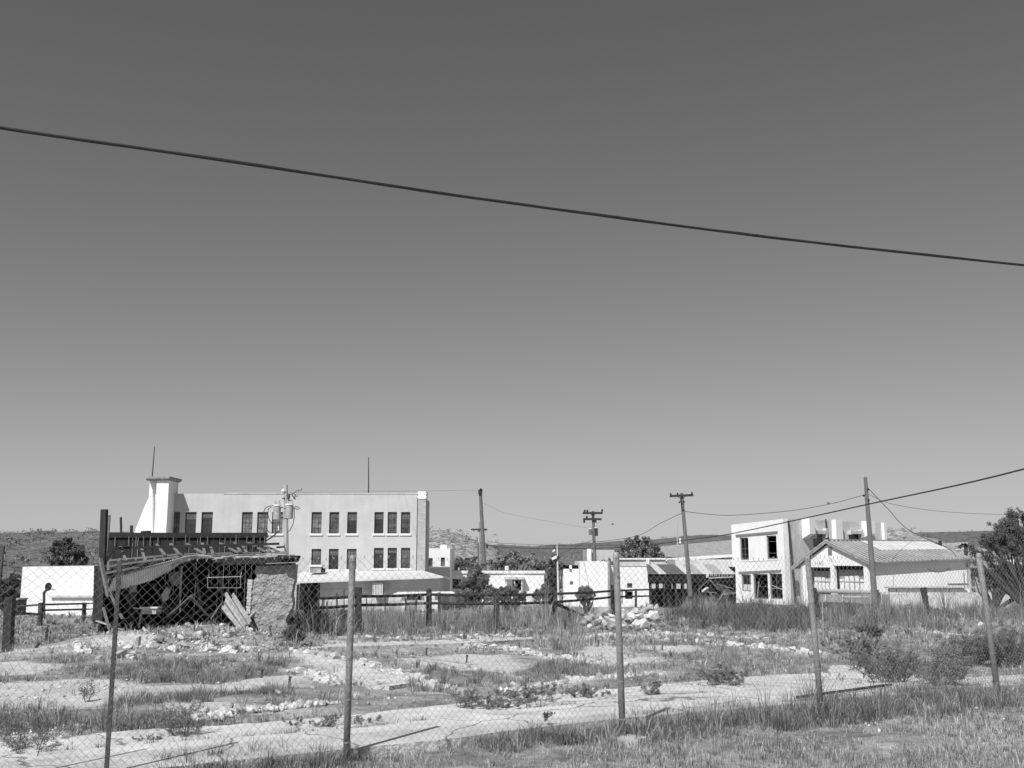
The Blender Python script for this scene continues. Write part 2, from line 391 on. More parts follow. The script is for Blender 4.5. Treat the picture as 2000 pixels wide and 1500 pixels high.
# small concrete slab lying beyond the fourth post
pts = [G(a, b, .12) for a, b in [(1617,1308),(1622,1314),(1685,1316),(1690,1309),(1683,1300),(1625,1299)]]
mb = MB(); mb.prism([(p.x, p.y, p.z-.14) for p in pts], (0,0,.14)); tag(mb.build('concrete_block', M_conc), 'rounded white concrete slab beside the sidewalk right of the fourth fence post', 'concrete slab')
# thin black bar standing in for a shadow line along the sidewalk
a_, b_ = G(1557,1362,.135), G(1740,1337,.135); tag(MB().beam(a_, b_, .035, .03).build('shadow_bar', M_dark), 'long shadow line across the sidewalk at right, built as a black bar', 'bar')
a_, b_ = G(805,1281,.1), G(925,1298,.08); tag(MB().tube([a_, b_], .013, 8).build('pipe', M_lwood), 'thin pale pipe lying slantwise on the lot', 'pipe')
a_, b_ = G(512,1336,.06), G(545,1352,.06); tag(MB().tube([a_, b_], .02, 8).build('pipe', M_trim), 'short white pipe on the ground at left', 'pipe')
for k, (px, py, l) in enumerate([(510,1328,'short dark pipe stub standing left of the white pipe'), (564,1345,'short dark pipe stub at the edge of the left grass'), (832,1280,'dark pipe stub at the top end of the thin pale pipe'), (911,1296,'dark pipe stub at the lower end of the thin pale pipe'),(1168,1262,'dark bent stub standing left of the middle post'),(1293,1272,'dark stub standing right of the middle post')]):
    g = G(px, py); tag(MB().tube([g+Vector((0,0,-.05)), g+Vector((.01,0,.14)), g+Vector((.02,0,.17))], [.018,.018,.026], 8).build('pipe_stub', M_rust), l, 'pipe')

# ------------------------------------------------------------------ hills
def ridge(prof, Yr, Yf, zf, m, rows=26, amp=1.0, step=12, name='hills', rough=1.0):
    xs = np.arange(prof[0][0], prof[-1][0]+1, step); py = np.interp(xs, [p[0] for p in prof], [p[1] for p in prof])
    py = py + (fbm(xs*.02+Yr, xs*0+3)-.5)*3.0
    V = []
    for r in range(rows+8):
        t = r/rows
        if t <= 1: Yc = Yf + (Yr-Yf)*t
        else: Yc = Yr + (Yr-Yf)*(t-1)*1.5
        for x, p in zip(xs, py):
            top = P(x, p, Yr); X_ = (x-CX)/F*Yr*1.02 if False else top.x
            h = top.z - zf; s = min(t, 1)**1.1 if t <= 1 else max(0, 1-(t-1)*.5)
            n = (vnoise(np.array(X_/60.), np.array(Yc/60.))-.5)*.16*h*(1-abs(2*min(t,1)-1)) + (vnoise(np.array(X_/9.), np.array(Yc/9.))-.5)*amp*2.2*rough
            V.append((X_, Yc, zf + h*s + float(n)*(0 if t == 0 else 1)))
    nx = len(xs); nr = rows+8
    I = (np.arange(nr-1)[:,None]*nx + np.arange(nx-1)[None,:]).ravel()
    o = bigmesh(name, np.array(V), np.stack([I, I+1, I+nx+1, I+nx], 1), m, smooth=False); tag(o, kind='structure'); return o, np.array(V)
h1, V1 = ridge([(-700,1046),(0,1041),(150,1039),(300,1041),(500,1048),(620,1058),(700,1066),(800,1076)], 620, 330, -6.5, M_hill, step=8)
h2, V2 = ridge([(640,1076),(700,1056),(760,1040),(830,1036),(862,1035),(885,1038),(905,1046),(930,1052),(950,1062),(975,1076)], 300, 190, -4.6, M_hillr, rows=20, amp=.8, step=4)
h3, V3 = ridge([(700,1072),(940,1064),(980,1062),(1010,1066),(1060,1066),(1100,1062),(1200,1058),(1280,1054),(1340,1046),(1370,1044),(1450,1046),(1600,1044),(1800,1041),(1900,1038),(2000,1034),(2700,1030)], 1500, 500, -8, M_hill, step=10)
h4, V4 = ridge([(1650,1060),(1700,1036),(1735,1031),(1762,1033),(1785,1043),(1812,1056),(1840,1072)], 360, 230, -5.2, M_hillr, rows=18, amp=.8, step=4)
# desert brush on the flat and the slopes: too many to count
def scrub(name, pts, sizes, m, nleaf=26, tone=(.6,1.2)):
    pts = np.array(pts); n = len(pts); sizes = np.array(sizes)
    k = nleaf; c = np.repeat(pts, k, 0); s = np.repeat(sizes, k)
    d = rng.normal(size=(n*k, 3)); d /= np.linalg.norm(d, axis=1)[:,None]; rad = rng.random((n*k,1))**.4
    c = c + d*rad*s[:,None]*np.array([1,1,.75]) + np.array([0,0,1])*s[:,None]*.45
    u = rng.normal(size=(n*k,3)); u /= np.linalg.norm(u, axis=1)[:,None]; v = np.cross(u, rng.normal(size=(n*k,3))); v /= np.linalg.norm(v, axis=1)[:,None]
    q = s[:,None]*.34
    V = np.stack([c-u*q, c+v*q*.8, c+u*q], 1).reshape(-1,3)
    t = np.repeat(rng.uniform(tone[0], tone[1], n*k), 3)
    o = bigmesh(name, V, np.arange(len(V)).reshape(-1,3), m, tone=t); return o
def sample_surface(V, n, zlo=None):
    idx = rng.integers(0, len(V), n); return V[idx] + rng.normal(size=(n,3))*np.array([6,6,0])
pts = np.concatenate([sample_surface(V1, 2600), sample_surface(V3[V3[:,1] < 1520], 2400)]); 
tag(scrub('scrub', pts, rng.uniform(.9, 2.4, len(pts)), M_leafm, 14), 'dark specks of desert scrub covering the distant hills', 'scrub', kind='stuff')
pts = np.concatenate([sample_surface(V2, 700), sample_surface(V4, 450)])
tag(scrub('scrub', pts, rng.uniform(.35, 1.0, len(pts)), M_leafm, 12), 'small bushes dotting the two near rocky knolls', 'scrub', kind='stuff')
pts = []
while len(pts) < 900:
    y = random.uniform(125, 330); x = random.uniform(-.62, .62)*y; pts.append((x, y, ground(x, y)))
tag(scrub('scrub', pts, rng.uniform(.6, 2.1, len(pts)), M_leafm, 60, (.5,1.2)), 'grey brush filling the flat between the buildings and the hills', 'scrub', kind='stuff')

# ------------------------------------------------------------------ wall helper
class Wall:
    """upright wall from A to B (x,y), seen from its outer side with A left; heights may differ at the ends"""
    def __init__(s, A, B, zb, ztA, ztB=None, th=.3):
        s.A = Vector((A[0], A[1], 0)); s.B = Vector((B[0], B[1], 0)); s.L = (s.B-s.A).length; s.d = (s.B-s.A).normalized()
        s.n = Vector((s.d.y, -s.d.x, 0)); s.zb = zb; s.ztA = ztA; s.ztB = ztA if ztB is None else ztB; s.th = th
    def zt(s, u): return s.ztA + (s.ztB-s.ztA)*u/s.L
    def pt(s, u, z, off=0): return s.A + s.d*u + Vector((0,0,z)) + s.n*off
    def pix(s, px, py, off=0):
        r = Vector(ray(px, py)); o = Vector((0,0,EYE)); a = s.A + s.n*off
        t = (a-o).dot(s.n)/r.dot(s.n); p = o + r*t
        return (p-s.A).dot(s.d), p.z
    def rect(s, x0, y0, x1, y1):
        u0, _ = s.pix(x0, (y0+y1)/2); u1, _ = s.pix(x1, (y0+y1)/2); xm = (x0+x1)/2
        _, z1 = s.pix(xm, y0); _, z0 = s.pix(xm, y1)
        return [u0, u1, z0, z1]
    def box(s, mb, u0, u1, z0, z1, o0, o1):
        q = lambda u, o, z: s.pt(u, z, o)
        return mb.hexa([q(u0,o1,z0), q(u1,o1,z0), q(u1,o0,z0), q(u0,o0,z0), q(u0,o1,z1), q(u1,o1,z1), q(u1,o0,z1), q(u0,o0,z1)])
    def mesh(s, mb, ops):
        us = sorted({0, s.L} | {o[0] for o in ops} | {o[1] for o in ops}); zs = sorted({s.zb} | {o[2] for o in ops} | {o[3] for o in ops}); zs.append(None)
        solid = lambda i, j: 0 <= i < len(us)-1 and 0 <= j < len(zs)-1 and not any(o[0]-1e-6 <= us[i] and us[i+1] <= o[1]+1e-6 and o[2]-1e-6 <= zs[j] and zs[j+1] is not None and zs[j+1] <= o[3]+1e-6 for o in ops)
        Z = lambda j, u: s.zt(u) if zs[j] is None else zs[j]
        for i in range(len(us)-1):
            for j in range(len(zs)-1):
                if not solid(i, j): continue
                a = [(us[i], Z(j,us[i])), (us[i+1], Z(j,us[i+1])), (us[i+1], Z(j+1,us[i+1])), (us[i], Z(j+1,us[i]))]
                f = [s.pt(u, z, 0) for u, z in a]; b = [s.pt(u, z, -s.th) for u, z in a]
                mb.add(f, [(0,1,2,3)]); mb.add(b, [(3,2,1,0)])
                for e, (di, dj) in enumerate([(0,-1),(1,0),(0,1),(-1,0)]):
                    if not solid(i+di, j+dj): mb.add([f[e], f[(e+1)%4], b[(e+1)%4], b[e]], [(3,2,1,0)])
        return mb
def window(w, r, parent, cols=3, rows=4, fm=None, rec=.14, sill=True, fw=.06, blind=0, broken=False, glass=True):
    fm = fm or M_frame; u0, u1, z0, z1 = r; mb = MB()
    w.box(mb, u0, u0+fw, z0, z1, -rec-.05, -rec); w.box(mb, u1-fw, u1, z0, z1, -rec-.05, -rec)
    w.box(mb, u0+fw, u1-fw, z0, z0+fw, -rec-.05, -rec); w.box(mb, u0+fw, u1-fw, z1-fw, z1, -rec-.05, -rec)
    for c in range(1, cols):
        u = u0+(u1-u0)*c/cols
        if broken and random.random() < .35: continue
        w.box(mb, u-.015, u+.015, z0+fw, z1-fw, -rec-.045, -rec-.01)
    for c in range(1, rows):
        z = z0+(z1-z0)*c/rows
        if broken and random.random() < .4: continue
        w.box(mb, u0+fw, u1-fw, z-.015, z+.015, -rec-.043, -rec-.012)
    f = mb.build('window', fm, parent)
    if glass:
        g = MB(); w.box(g, u0+fw*.5, u1-fw*.5, z0+fw*.5, z1-fw*.5, -rec-.04, -rec-.03); g.build('pane', random.choice([M_glass, M_glass, M_glass2, M_glass3]), f)
    if blind:
        g = MB(); w.box(g, u0+fw, u1-fw, z1-fw-(z1-z0)*blind, z1-fw, -rec-.028, -rec-.02); g.build('blind', M_blind, f)
    if sill:
        g = MB(); w.box(g, u0-.12, u1+.12, z0-.16, z0, -rec*.5, .1); g.build('sill', M_trim, f)
    return f

# ------------------------------------------------------------------ main three storey building
YM = 86.0
def px_x(px, Y): return P(px, 1085, Y).x
mA, mB_ = (px_x(290, YM), YM), (px_x(813, YM), YM)
main = thing('school_building', 'large pale three storey stucco building with rows of dark windows behind the ruined shed', 'building', (px_x(560,YM), YM+6, -2.6))
w = Wall(mA, mB_, -3.2, P(500,964,YM).z, th=.35)
ups = [(329,351),(361,383),(393,415),(472,493),(502,523),(531,552),(608,628),(643,662),(678,697),(731,749),(757,775),(783,801)]
dns = [(608,627),(642,661),(677,696),(730,749),(757,775),(783,801)]
rects = [w.rect(a, 1000, b, 1042) for a, b in ups] + [w.rect(a, 1072-(2 if a > 700 else 0), b, 1112-(2 if a > 700 else 0)) for a, b in dns]
mb = MB(); w.mesh(mb, rects)
xa, xb, zt_ = mA[0], mB_[0], w.ztA
mb.box(xa, xa+.35, YM+.352, YM+13, -3.2, zt_); mb.box(xb-.35, xb, YM+.352, YM+13, -3.2, zt_); mb.box(xa+.352, xb-.352, YM+12.65, YM+13, -3.2, zt_)
mb.build('wall', M_cream, main)
MB().box(xa+.36, xb-.36, YM+.36, YM+12.6, zt_-.5, zt_-.35).build('roof', M_base, main)
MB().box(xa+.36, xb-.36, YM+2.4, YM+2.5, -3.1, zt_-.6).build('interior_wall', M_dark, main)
for i, r in enumerate(rects):
    window(w, r, main, 3, 4, blind=[.28,.3,.25,.3,.2,.0,.3,.25,.35,.3,.28,.3,.3,.28,.3,.25,.2,.45][i])
# parapet line and cornice
mb = MB(); w.box(mb, 6.0, w.L-.02, zt_-.02, zt_+.05, -.4, .05); mb.build('coping', M_greyw, main)
# brick end pier with white cap
x0, x1 = px_x(815,YM), px_x(831,YM); zb = P(820,985,YM).z
MB().box(x0, x1, YM-.25, YM+1.2, -3.2, P(820,975,YM).z).build('brick_pier', M_brick, main)
mb = MB()
for k in range(5):
    z = P(820, 975-3*k, YM).z; mb.box(x0-.05*(k%2), x1+.05*(k%2), YM-.3, YM+1.25, z+.003*k, z+.13)
mb.build('pier_cap', M_trim, main)
# tower with flared cap at the left end
def X_(px, Y): return px_x(px, Y)
mb = MB(); zc = P(300,938,84).z
mb.box(X_(284,84.9), X_(326,84.9), 84.9, 86.8, -3.2, zc)
mb.box(X_(298,84.2), X_(322,84.2), 84.2, 84.897, -3.2, zc-.004)
pl = [(298,958),(284,985),(262,1040),(255,1060),(255,1210),(298,1210)]
mb.prism([P(a,b,84.6) for a,b in pl], (0,2.2,0)); mb.build('stair_tower', M_white, main)
mb = MB(); zc2 = P(300,930,84).z
a = [(X_(284,84.9)-.03,84.15),(X_(326,84.9)+.05,84.15),(X_(326,84.9)+.05,86.85),(X_(284,84.9)-.03,86.85)]
b = [(X_(281,84.5),83.9),(X_(326,84.9)+.22,83.9),(X_(326,84.9)+.22,87.0),(X_(281,84.5),87.1)]
mb.hexa([(*p, zc+.002) for p in a]+[(*p, zc+.14) for p in b]); mb.hexa([(*p, zc+.142) for p in b]+[(*p, zc2-.03) for p in b]); mb.build('tower_cap', M_base, main)
# lean-to porch roof along the foot of the facade
zr = P(700,1117,YM-.1).z; Ye = 80.0; ze = P(700,1132,Ye).z
xl, xr = X_(560,Ye), X_(866,Ye); xrt = X_(826,YM)
mb = MB(); T = .12
q = [(xl,Ye,P(578,1137,Ye).z),(xr,Ye,P(865,1126,Ye).z),(xrt,YM-.02,zr+.12),(xl,YM-.02,zr)]
mb.hexa([(x,y,z-T) for x,y,z in q]+q); 
q2 = [(xr+.002,Ye,q[1][2]),(xr+.2,YM+.5,zr-.55),(xr+.2,YM+1,zr-.56),(xrt+.002,YM-.02,zr+.12)]
mb.add(q2+[(x,y,z-T) for x,y,z in q2], [(0,1,2,3),(7,6,5,4),(0,4,5,1),(1,5,6,2)]); mb.build('porch_roof', M_roofl, main)
wp = Wall((X_(627,81.0),81.0),(xr-.35,81.0),-3.2,ze-.0,ze+.2,th=.25)
mb = MB(); wp.mesh(mb, []); mb.box(xr-.6, xr-.35, 81.252, YM-.05, -3.2, zr-.5); mb.build('porch_wall', M_greyw, main)
mb = MB(); wp.box(mb, .02, wp.L-.02, -3.2, P(700,1172,81.0).z, .003, .06); wp.box(mb, .02, wp.L-.02, P(700,1150,81.0).z-.05, P(700,1150,81.0).z, .004, .03); mb.build('plinth', M_cream, main)
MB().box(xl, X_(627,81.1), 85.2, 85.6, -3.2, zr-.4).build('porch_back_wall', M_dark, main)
mb = MB()
for px in (582, 604, 622): mb.box(X_(px,80.4), X_(px,80.4)+.16, 80.3, 80.45, -3, P(px,1139,80.4).z-.1)
mb.build('porch_post', M_dwood, main)
# cooler on the porch roof, window air conditioner on the wall
c = thing('evaporative_cooler', 'boxy pale cooler sitting on the porch roof under the lower windows', 'cooler', P(620,1117,84.2))
MB().box(*[X_(608,84.3), X_(629,84.3)], 84.0, 85.0, P(620,1119,84.0).z, P(620,1107,84.0).z).build('housing', M_base, c)
MB().box(X_(606,84.3), X_(631,84.3), 83.9, 85.1, P(620,1107,84.0).z+.003, P(620,1104,84.0).z+.03).build('lid', M_trim, c)
MB().box(X_(631,84.3)+.003, X_(634,84.3), 84.1, 84.9, P(620,1118,84.0).z, P(620,1110,84.0).z).build('duct', M_dark, c)
u0,u1,z0,z1 = wp.rect(731,1139,749,1160); c = thing('air_conditioner', 'white louvred window air conditioner sticking out of the shaded porch wall', 'air conditioner', wp.pt((u0+u1)/2, z0, .3))
mb = MB(); wp.box(mb, u0, u1, z0, z1, .003, .72); mb.build('housing', M_base, c)
mb = MB()
for k in range(7): uu = u0+(u1-u0)*k/6; wp.box(mb, uu-.02, uu+.03, z0, z1, .723, .75)
wp.box(mb, u0-.02, u1+.03, z1+.002, z1+.06, .6, .76); wp.box(mb, u0-.02, u1+.03, z0-.06, z0-.002, .6, .76); mb.build('louvre', M_trim, c)
# rooftop masts
for (px, y0, y1, l, Ym) in [(302,872,930,'thin mast rising from the capped stair tower',86.5),(720,893,963,'thin bare mast standing on the flat roof of the big building',88)]:
    tag(MB().tube([P(px-5 if px < 400 else px, y1, Ym)-Vector((0,0,.6)), P(px, y0, Ym)], [.06,.035], 6).build('antenna_mast', M_rust), l, 'mast')

# ------------------------------------------------------------------ small buildings between
def boxbuilding(name, label, px0, px1, py0, Yf, depth, m, zb=None, roofm=None, ops=(), cap=None, par=True, top2=None, winm=None):
    xa, xb = X_(px0,Yf), X_(px1,Yf); zb = zb if zb is not None else ground(0,Yf)-.6
    t = thing(name, label, 'building', ((xa+xb)/2, Yf+depth/2, ground((xa+xb)/2,Yf)))
    zt = P(px0,py0,Yf).z; zt2 = P(px1, top2 or py0, Yf).z; w = Wall((xa,Yf),(xb,Yf),zb,zt,zt2,th=.3)
    rs = [w.rect(*o[:4]) for o in ops]; mb = MB(); w.mesh(mb, rs)
    mb.box(xa, xa+.3, Yf+.302, Yf+depth, zb, zt); mb.box(xb-.3, xb, Yf+.302, Yf+depth, zb, zt2); mb.box(xa+.302, xb-.302, Yf+depth-.3, Yf+depth, zb, zt); mb.build('wall', m, t)
    MB().box(xa+.31, xb-.31, Yf+.31, Yf+depth-.31, min(zt,zt2)-.35, min(zt,zt2)-.25).build('roof', roofm or M_base, t)
    for r, o in zip(rs, ops):
        if len(o) > 4 and o[4] == 'hole':
            g = MB(); w.box(g, r[0]-.1, r[1]+.1, r[2]-.1, r[3]+.1, -1.2, -1.1); g.build('doorway', M_dark, t)
        else: window(w, r, t, 2, 3, sill=False)
    if cap:
        g = MB(); w.box(g, -.12, w.L+.12, zt+.002, zt+cap, -.4, .15); g.build('coping', M_trim, t)
    return t, w
t, w = boxbuilding('white_house', 'small white two window building just right of the brick pier', 826, 879, 1071, 104, 8, M_white, ops=[(837,1090,845,1107),(861,1089,869,1106)])
w2 = MB(); w.box(w2, w.L-1.0, w.L-.35, w.ztA-.3, P(870,1064,104).z, -1, -.2); w2.build('chimney', M_white, t)
t, w = boxbuilding('flat_roofed_building', 'long low white flat roofed building behind the round shrubs', 856, 1062, 1120, 108, 9, M_white, ops=[(1001,1133,1020,1152,'hole'),(884,1131,900,1150)], cap=.28)
mb = MB(); u0,u1,z0,z1 = w.rect(985,1126,1024,1131); w.box(mb, u0, u1, z0, z1, .003, 1.0); mb.build('door_canopy', M_greyw, t)
mb = MB(); w.box(mb, 6.9, 7.3, w.ztA+.3, w.ztA+.75, -3, -2.6); mb.build('roof_vent', M_trim, t)
mb = MB()
for px in (988, 1004, 1018): uu,_ = w.pix(px,1140); w.box(mb, uu, uu+.1, w.zb, z0, .7, .8)
mb.build('porch_post', M_trim, t)
# left white building
t, w = boxbuilding('white_building', 'big blank white flat roofed building at the left edge', 46, 200, 1107, 60, 12, M_white, top2=1105, zb=-2.2)
mb = MB(); u0,_ = w.pix(116,1150); z1 = P(120,1167,59).z; w.box(mb, u0, w.L, -2.2, z1, .003, .9); mb.build('low_annex', M_white, t)
mb = MB(); w.box(mb, u0-.05, w.L, z1+.002, z1+.1, .003, 1.05); mb.build('annex_coping', M_greyw, t)
# small dark shed at its left
c = thing('utility_box', 'small dark box standing against the left end of the blank white building', 'box', P(37,1195,58))
MB().box(X_(30,58), X_(43,58), 58, 59, ground(0,58)-.1, P(37,1172,58).z).build('housing', M_postw, c); MB().box(X_(28,58), X_(44,58), 57.9, 59.1, P(37,1172,58).z+.002, P(37,1169,58).z).build('lid', M_base, c)

# stepped white ruin
t = thing('abandoned_store', 'white abandoned store with stepped parapets behind the middle fence post', 'building', P(1190,1170,100))
def fb(px0, px1, py, Y, D): return MB().box(X_(px0,Y), X_(px1,Y), Y, Y+D, ground(0,Y)-.6, P(px0,py,Y).z)
wa = Wall((X_(1100,101),101),(X_(1133,101),101),-3.8,P(1100,1111,101).z,th=.4)
mb = MB(); wa.mesh(mb, [wa.rect(1112,1104,1117,1117), wa.rect(1113,1135,1120,1142)]); mb.build('wall', M_white, t)
fb(1132,1187,1097,99,8).build('wall', M_white, t)
fb(1187.2,1190.5,1095,98.6,3).build('pilaster', M_base, t)
wb = Wall((X_(1190,100),100),(X_(1266,100),100),-3.6,P(1190,1106,100).z,P(1266,1104,100).z,th=.35)
r = wb.rect(1225,1139,1235,1148); mb = MB(); wb.mesh(mb, [r, wb.rect(1221,1155,1236,1170)]); mb.box(X_(1266,100)-.35, X_(1266,100), 100.352, 108, -3.6, P(1266,1104,100).z); mb.build('wall', M_white, t)
window(wb, r, t, 2, 2, sill=False)
MB().box(X_(1220,101.5), X_(1238,101.5), 101.5, 101.6, -3.4, P(1230,1150,101.5).z).build('doorway', M_dark, t)
mb = MB(); wb.box(mb, -.05, wb.L+.05, wb.ztA+.0, wb.ztA+.08, -.45, .06); mb.build('coping', M_greyw, t)
t = thing('rear_block', 'square white block rising behind the stepped store roof', 'building', P(1175,1150,112))
fb(1148,1200,1074,112,8).build('wall', M_cream, t); fb(1147,1155,1072,111.6,.6).build('pilaster', M_white, t)
t = thing('long_wall', 'long pale parapet wall behind the tree and the store', 'wall', P(1250,1150,116))
fb(1205,1300,1093,116,6).build('wall', M_greyw, t); fb(1262,1268,1092,115.6,.5).build('pilaster', M_white, t); fb(1318,1432,1093,118,6).build('wall', M_greyw, t)
mb = MB(); mb.box(X_(1205,116)-.1, X_(1300,116)+.1, 115.8, 122, P(1205,1093,116).z+.003, P(1205,1091.5,116).z+.08); mb.build('coping', M_white, t)
# open market shed
YS = 95.0
t = thing('market_shed', 'open fronted shed with patched striped metal roof and lettered sign', 'shed', P(1350,1170,98))
YB = 101.0; segs = [(1265,1286,M_roofd),(1286,1301,M_roofl),(1301,1337,M_roofd),(1337,1352,M_roofl),(1352,1372,M_rib),(1372,1392,M_roofl),(1392,1412,M_rib),(1412,1436,M_roofl)]
for a_, b_, m in segs:
    sh = -19
    q = [P(a_,1119.5,YS), P(b_,1119.5,YS), P(b_+sh,1102.5,YB), P(a_+sh,1102.5,YB)]
    if a_ == 1265: q[3] = P(1262,1102.5,YB)
    q[1].x -= .01; q[2].x -= .01
    mb = MB(); mb.hexa([v-Vector((0,0,.08)) for v in q]+q)
    n = max(2, int((b_-a_)/4))
    for k in range(n):
        f = (k+.5)/n; mb.beam(q[0].lerp(q[1], f)+Vector((0,0,.02)), q[3].lerp(q[2], f)+Vector((0,0,.02)), .06, .05)
    mb.build('roof_sheet', m, t)
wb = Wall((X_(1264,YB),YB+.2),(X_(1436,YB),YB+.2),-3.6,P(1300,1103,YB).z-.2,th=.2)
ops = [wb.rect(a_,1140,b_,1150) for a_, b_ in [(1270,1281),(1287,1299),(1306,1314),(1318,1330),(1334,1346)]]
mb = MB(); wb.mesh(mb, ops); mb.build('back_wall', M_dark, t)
MB().box(X_(1266,109), X_(1352,109), 110.5, 110.8, -3.9, P(1300,1137,109).z).build('yard_wall', M_cream, t)
mb = MB()
for px in (1268,1293,1316,1331,1340,1362,1384):
    m2 = MB(); m2.box(X_(px,YS+.4), X_(px,YS+.4)+.15, YS+.3, YS+.45, -3.6, P(px,1121,YS).z-.05); m2.build('post', M_dwood, t)
MB().box(X_(1265,YS), X_(1436,YS), YS+.15, YS+.3, P(1300,1138,YS).z, P(1300,1121,YS).z-.02).build('eave_shade', M_dark, t)  # black strip: the shade under the eave put into its colour
# sign with pale characters
s_ = MB().box(X_(1376,YS), X_(1430,YS), YS+.02, YS+.12, P(1400,1129,YS).z, P(1400,1119.5,YS).z-.1).build('sign', M_sign, t)
def text(body, size, loc, rotz, m, parent, name='lettering', ext=.01, sx=1.0):
    cu = bpy.data.curves.new(name, 'FONT'); cu.body = body; cu.size = size; cu.extrude = ext; cu.align_x = 'CENTER'; cu.align_y = 'CENTER'
    tmp = bpy.data.objects.new('tmp', cu); COL.objects.link(tmp); bpy.context.view_layer.update()
    me = bpy.data.meshes.new_from_object(tmp.evaluated_get(bpy.context.evaluated_depsgraph_get())); bpy.data.objects.remove(tmp)
    me.materials.clear(); me.materials.append(m)
    o = bpy.data.objects.new(name, me); COL.objects.link(o); o.parent = parent
    r = parent
    while r.parent is not None: r = r.parent
    o.location = Vector(loc)-ROOT[r]; o.rotation_euler = (math.pi/2, 0, rotz); o.scale = (sx,1,1); return o
text('I M M 3 Z I V 3 I', .34, P(1408,1124,YS)+Vector((0,-.02,0)), 0, M_pale, s_)
MB().box(X_(1377.5,YS), X_(1382.5,YS), YS-.02, YS+.018, P(1380,1128,YS).z, P(1380,1121,YS).z).build('sign_panel', M_pale, s_)
# collapsed timber beside it
t = thing('collapsed_timber', 'heap of collapsed boards and bent roof sheets beside the two storey building', 'debris', G(1400,1178))
for (a_, b_, c_, d_, w_, m) in [(1385,1129,1432,1127,.16,M_lwood),(1386,1131,1420,1146,.14,M_dwood),(1388,1134,1402,1150,.12,M_lwood),(1372,1155,1382,1148,.2,M_trim),(1363,1152,1386,1131,.07,M_mwood),(1398,1140,1433,1150,.09,M_mwood),(1405,1172,1420,1146,.12,M_mwood),(1412,1150,1422,1144,.14,M_dark),(1370,1155,1400,1158,.05,M_lwood),(1380,1150,1395,1170,.1,M_mwood),(1415,1160,1434,1158,.3,M_base)]:
    MB().beam(P(a_,b_,91+random.random()*2), P(c_,d_,91+random.random()*2), w_, w_*.6).build('board', m, t)
MB().prism([P(1400,1142,92), P(1420,1148,92), P(1431,1156,92.5), P(1410,1153,93), P(1398,1150,93)], (0,.05,-.05)).build('roof_sheet', M_base, t)
# big pale building with sloping roof behind
t = thing('warehouse', 'large grey roofed warehouse behind the market shed', 'building', P(1360,1120,132))
q = [P(1293,1092,126), P(1436,1083,126), P(1436,1054,140), P(1280,1068,140)]
mb = MB(); mb.hexa([v-Vector((0,0,.15)) for v in q]+q); mb.build('roof', M_base, t)
ww = Wall((q[0].x+.1,126.3),(q[1].x,126.3),-4.2,q[0].z-.3,q[1].z-.3)
r = ww.rect(1404,1088,1413,1100); mb = MB(); ww.mesh(mb, [r]); mb.build('wall', M_greyw, t); window(ww, r, t, 2, 3, sill=False)
mb = MB(); ww.box(mb, 0, ww.L, min(ww.ztA,ww.ztB)-.35, min(ww.ztA,ww.ztB)-.02, .003, .12); MB().beam(P(1290,1094,125.6), P(1436,1085,125.6), .15, .35).build('eaves_board', M_white, t)

# ------------------------------------------------------------------ two storey building
t = thing('two_storey_building', 'tall white two storey building with broken windows and boarded shopfront', 'building', P(1500,1180,112))
Af = P(1430,1085,118); Bf = P(1537,1085,110)
wf = Wall((Af.x,Af.y),(Bf.x,Bf.y),-3.9,P(1430,1023,118).z,P(1537,1013,110).z,th=.35)
Cf = P(1733,1085,122); wsd = Wall((Bf.x,Bf.y),(Cf.x,Cf.y),-3.9,P(1537,1013,110).z,P(1733,1022,122).z,th=.35)
wf.ztA = P(1430,1025,118).z
frontw = [(1445,1050,1462,1094),(1497,1046,1517,1092)]
shop = [(1448,1122,1467,1155),(1471,1121,1500,1170),(1503,1120,1528,1170)]
rs = [wf.rect(*o) for o in frontw+shop]
mb = MB(); wf.mesh(mb, rs)
sidew = [(1588,1043,1608,1068),(1658,1043,1679,1062)]
rs2 = [wsd.rect(*o) for o in sidew]
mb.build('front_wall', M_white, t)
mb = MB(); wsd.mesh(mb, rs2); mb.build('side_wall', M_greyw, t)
# back walls and roof close the block
D = Vector((Af.x-Bf.x, Af.y-Bf.y, 0)); E = Vector((Cf.x, Cf.y, 0))+D
mb = MB(); Wall((E.x,E.y),(Af.x,Af.y),-3.9,P(1430,1025,118).z,th=.3).mesh(mb, []); Wall((Cf.x,Cf.y),(E.x,E.y),-3.9,wsd.ztB,th=.3).mesh(mb, []); mb.build('rear_wall', M_greyw, t)
zr_ = min(wf.ztA, wsd.ztB)-.6
mb = MB(); q = [wf.pt(.4,zr_,-.4), wf.pt(wf.L-.5,zr_,-.4), Vector((Cf.x-.4,Cf.y,zr_)), Vector((E.x,E.y-.4,zr_))]; mb.hexa([v-Vector((0,0,.2)) for v in q]+q); mb.build('roof', M_base, t)
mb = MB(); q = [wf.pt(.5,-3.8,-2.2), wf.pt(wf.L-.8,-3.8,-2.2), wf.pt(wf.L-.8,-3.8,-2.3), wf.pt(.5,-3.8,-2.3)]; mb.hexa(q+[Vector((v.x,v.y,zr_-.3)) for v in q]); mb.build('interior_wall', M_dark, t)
for i, r in enumerate(rs[:2]): window(wf, r, t, 2, 4, fm=M_fram2, rec=.12, fw=.13, broken=True, glass=False, sill=False)
for r in rs[2:]:
    f = window(wf, r, t, 2, 2, fm=M_fram2, rec=.12, fw=.12, broken=True, glass=False, sill=False)
r = rs[2]; mb = MB(); wf.box(mb, r[0]+.1, r[1]-.1, r[2]+.1, r[2]+.75, -.3, -.2); mb.build('shop_panel', M_greyw, t)
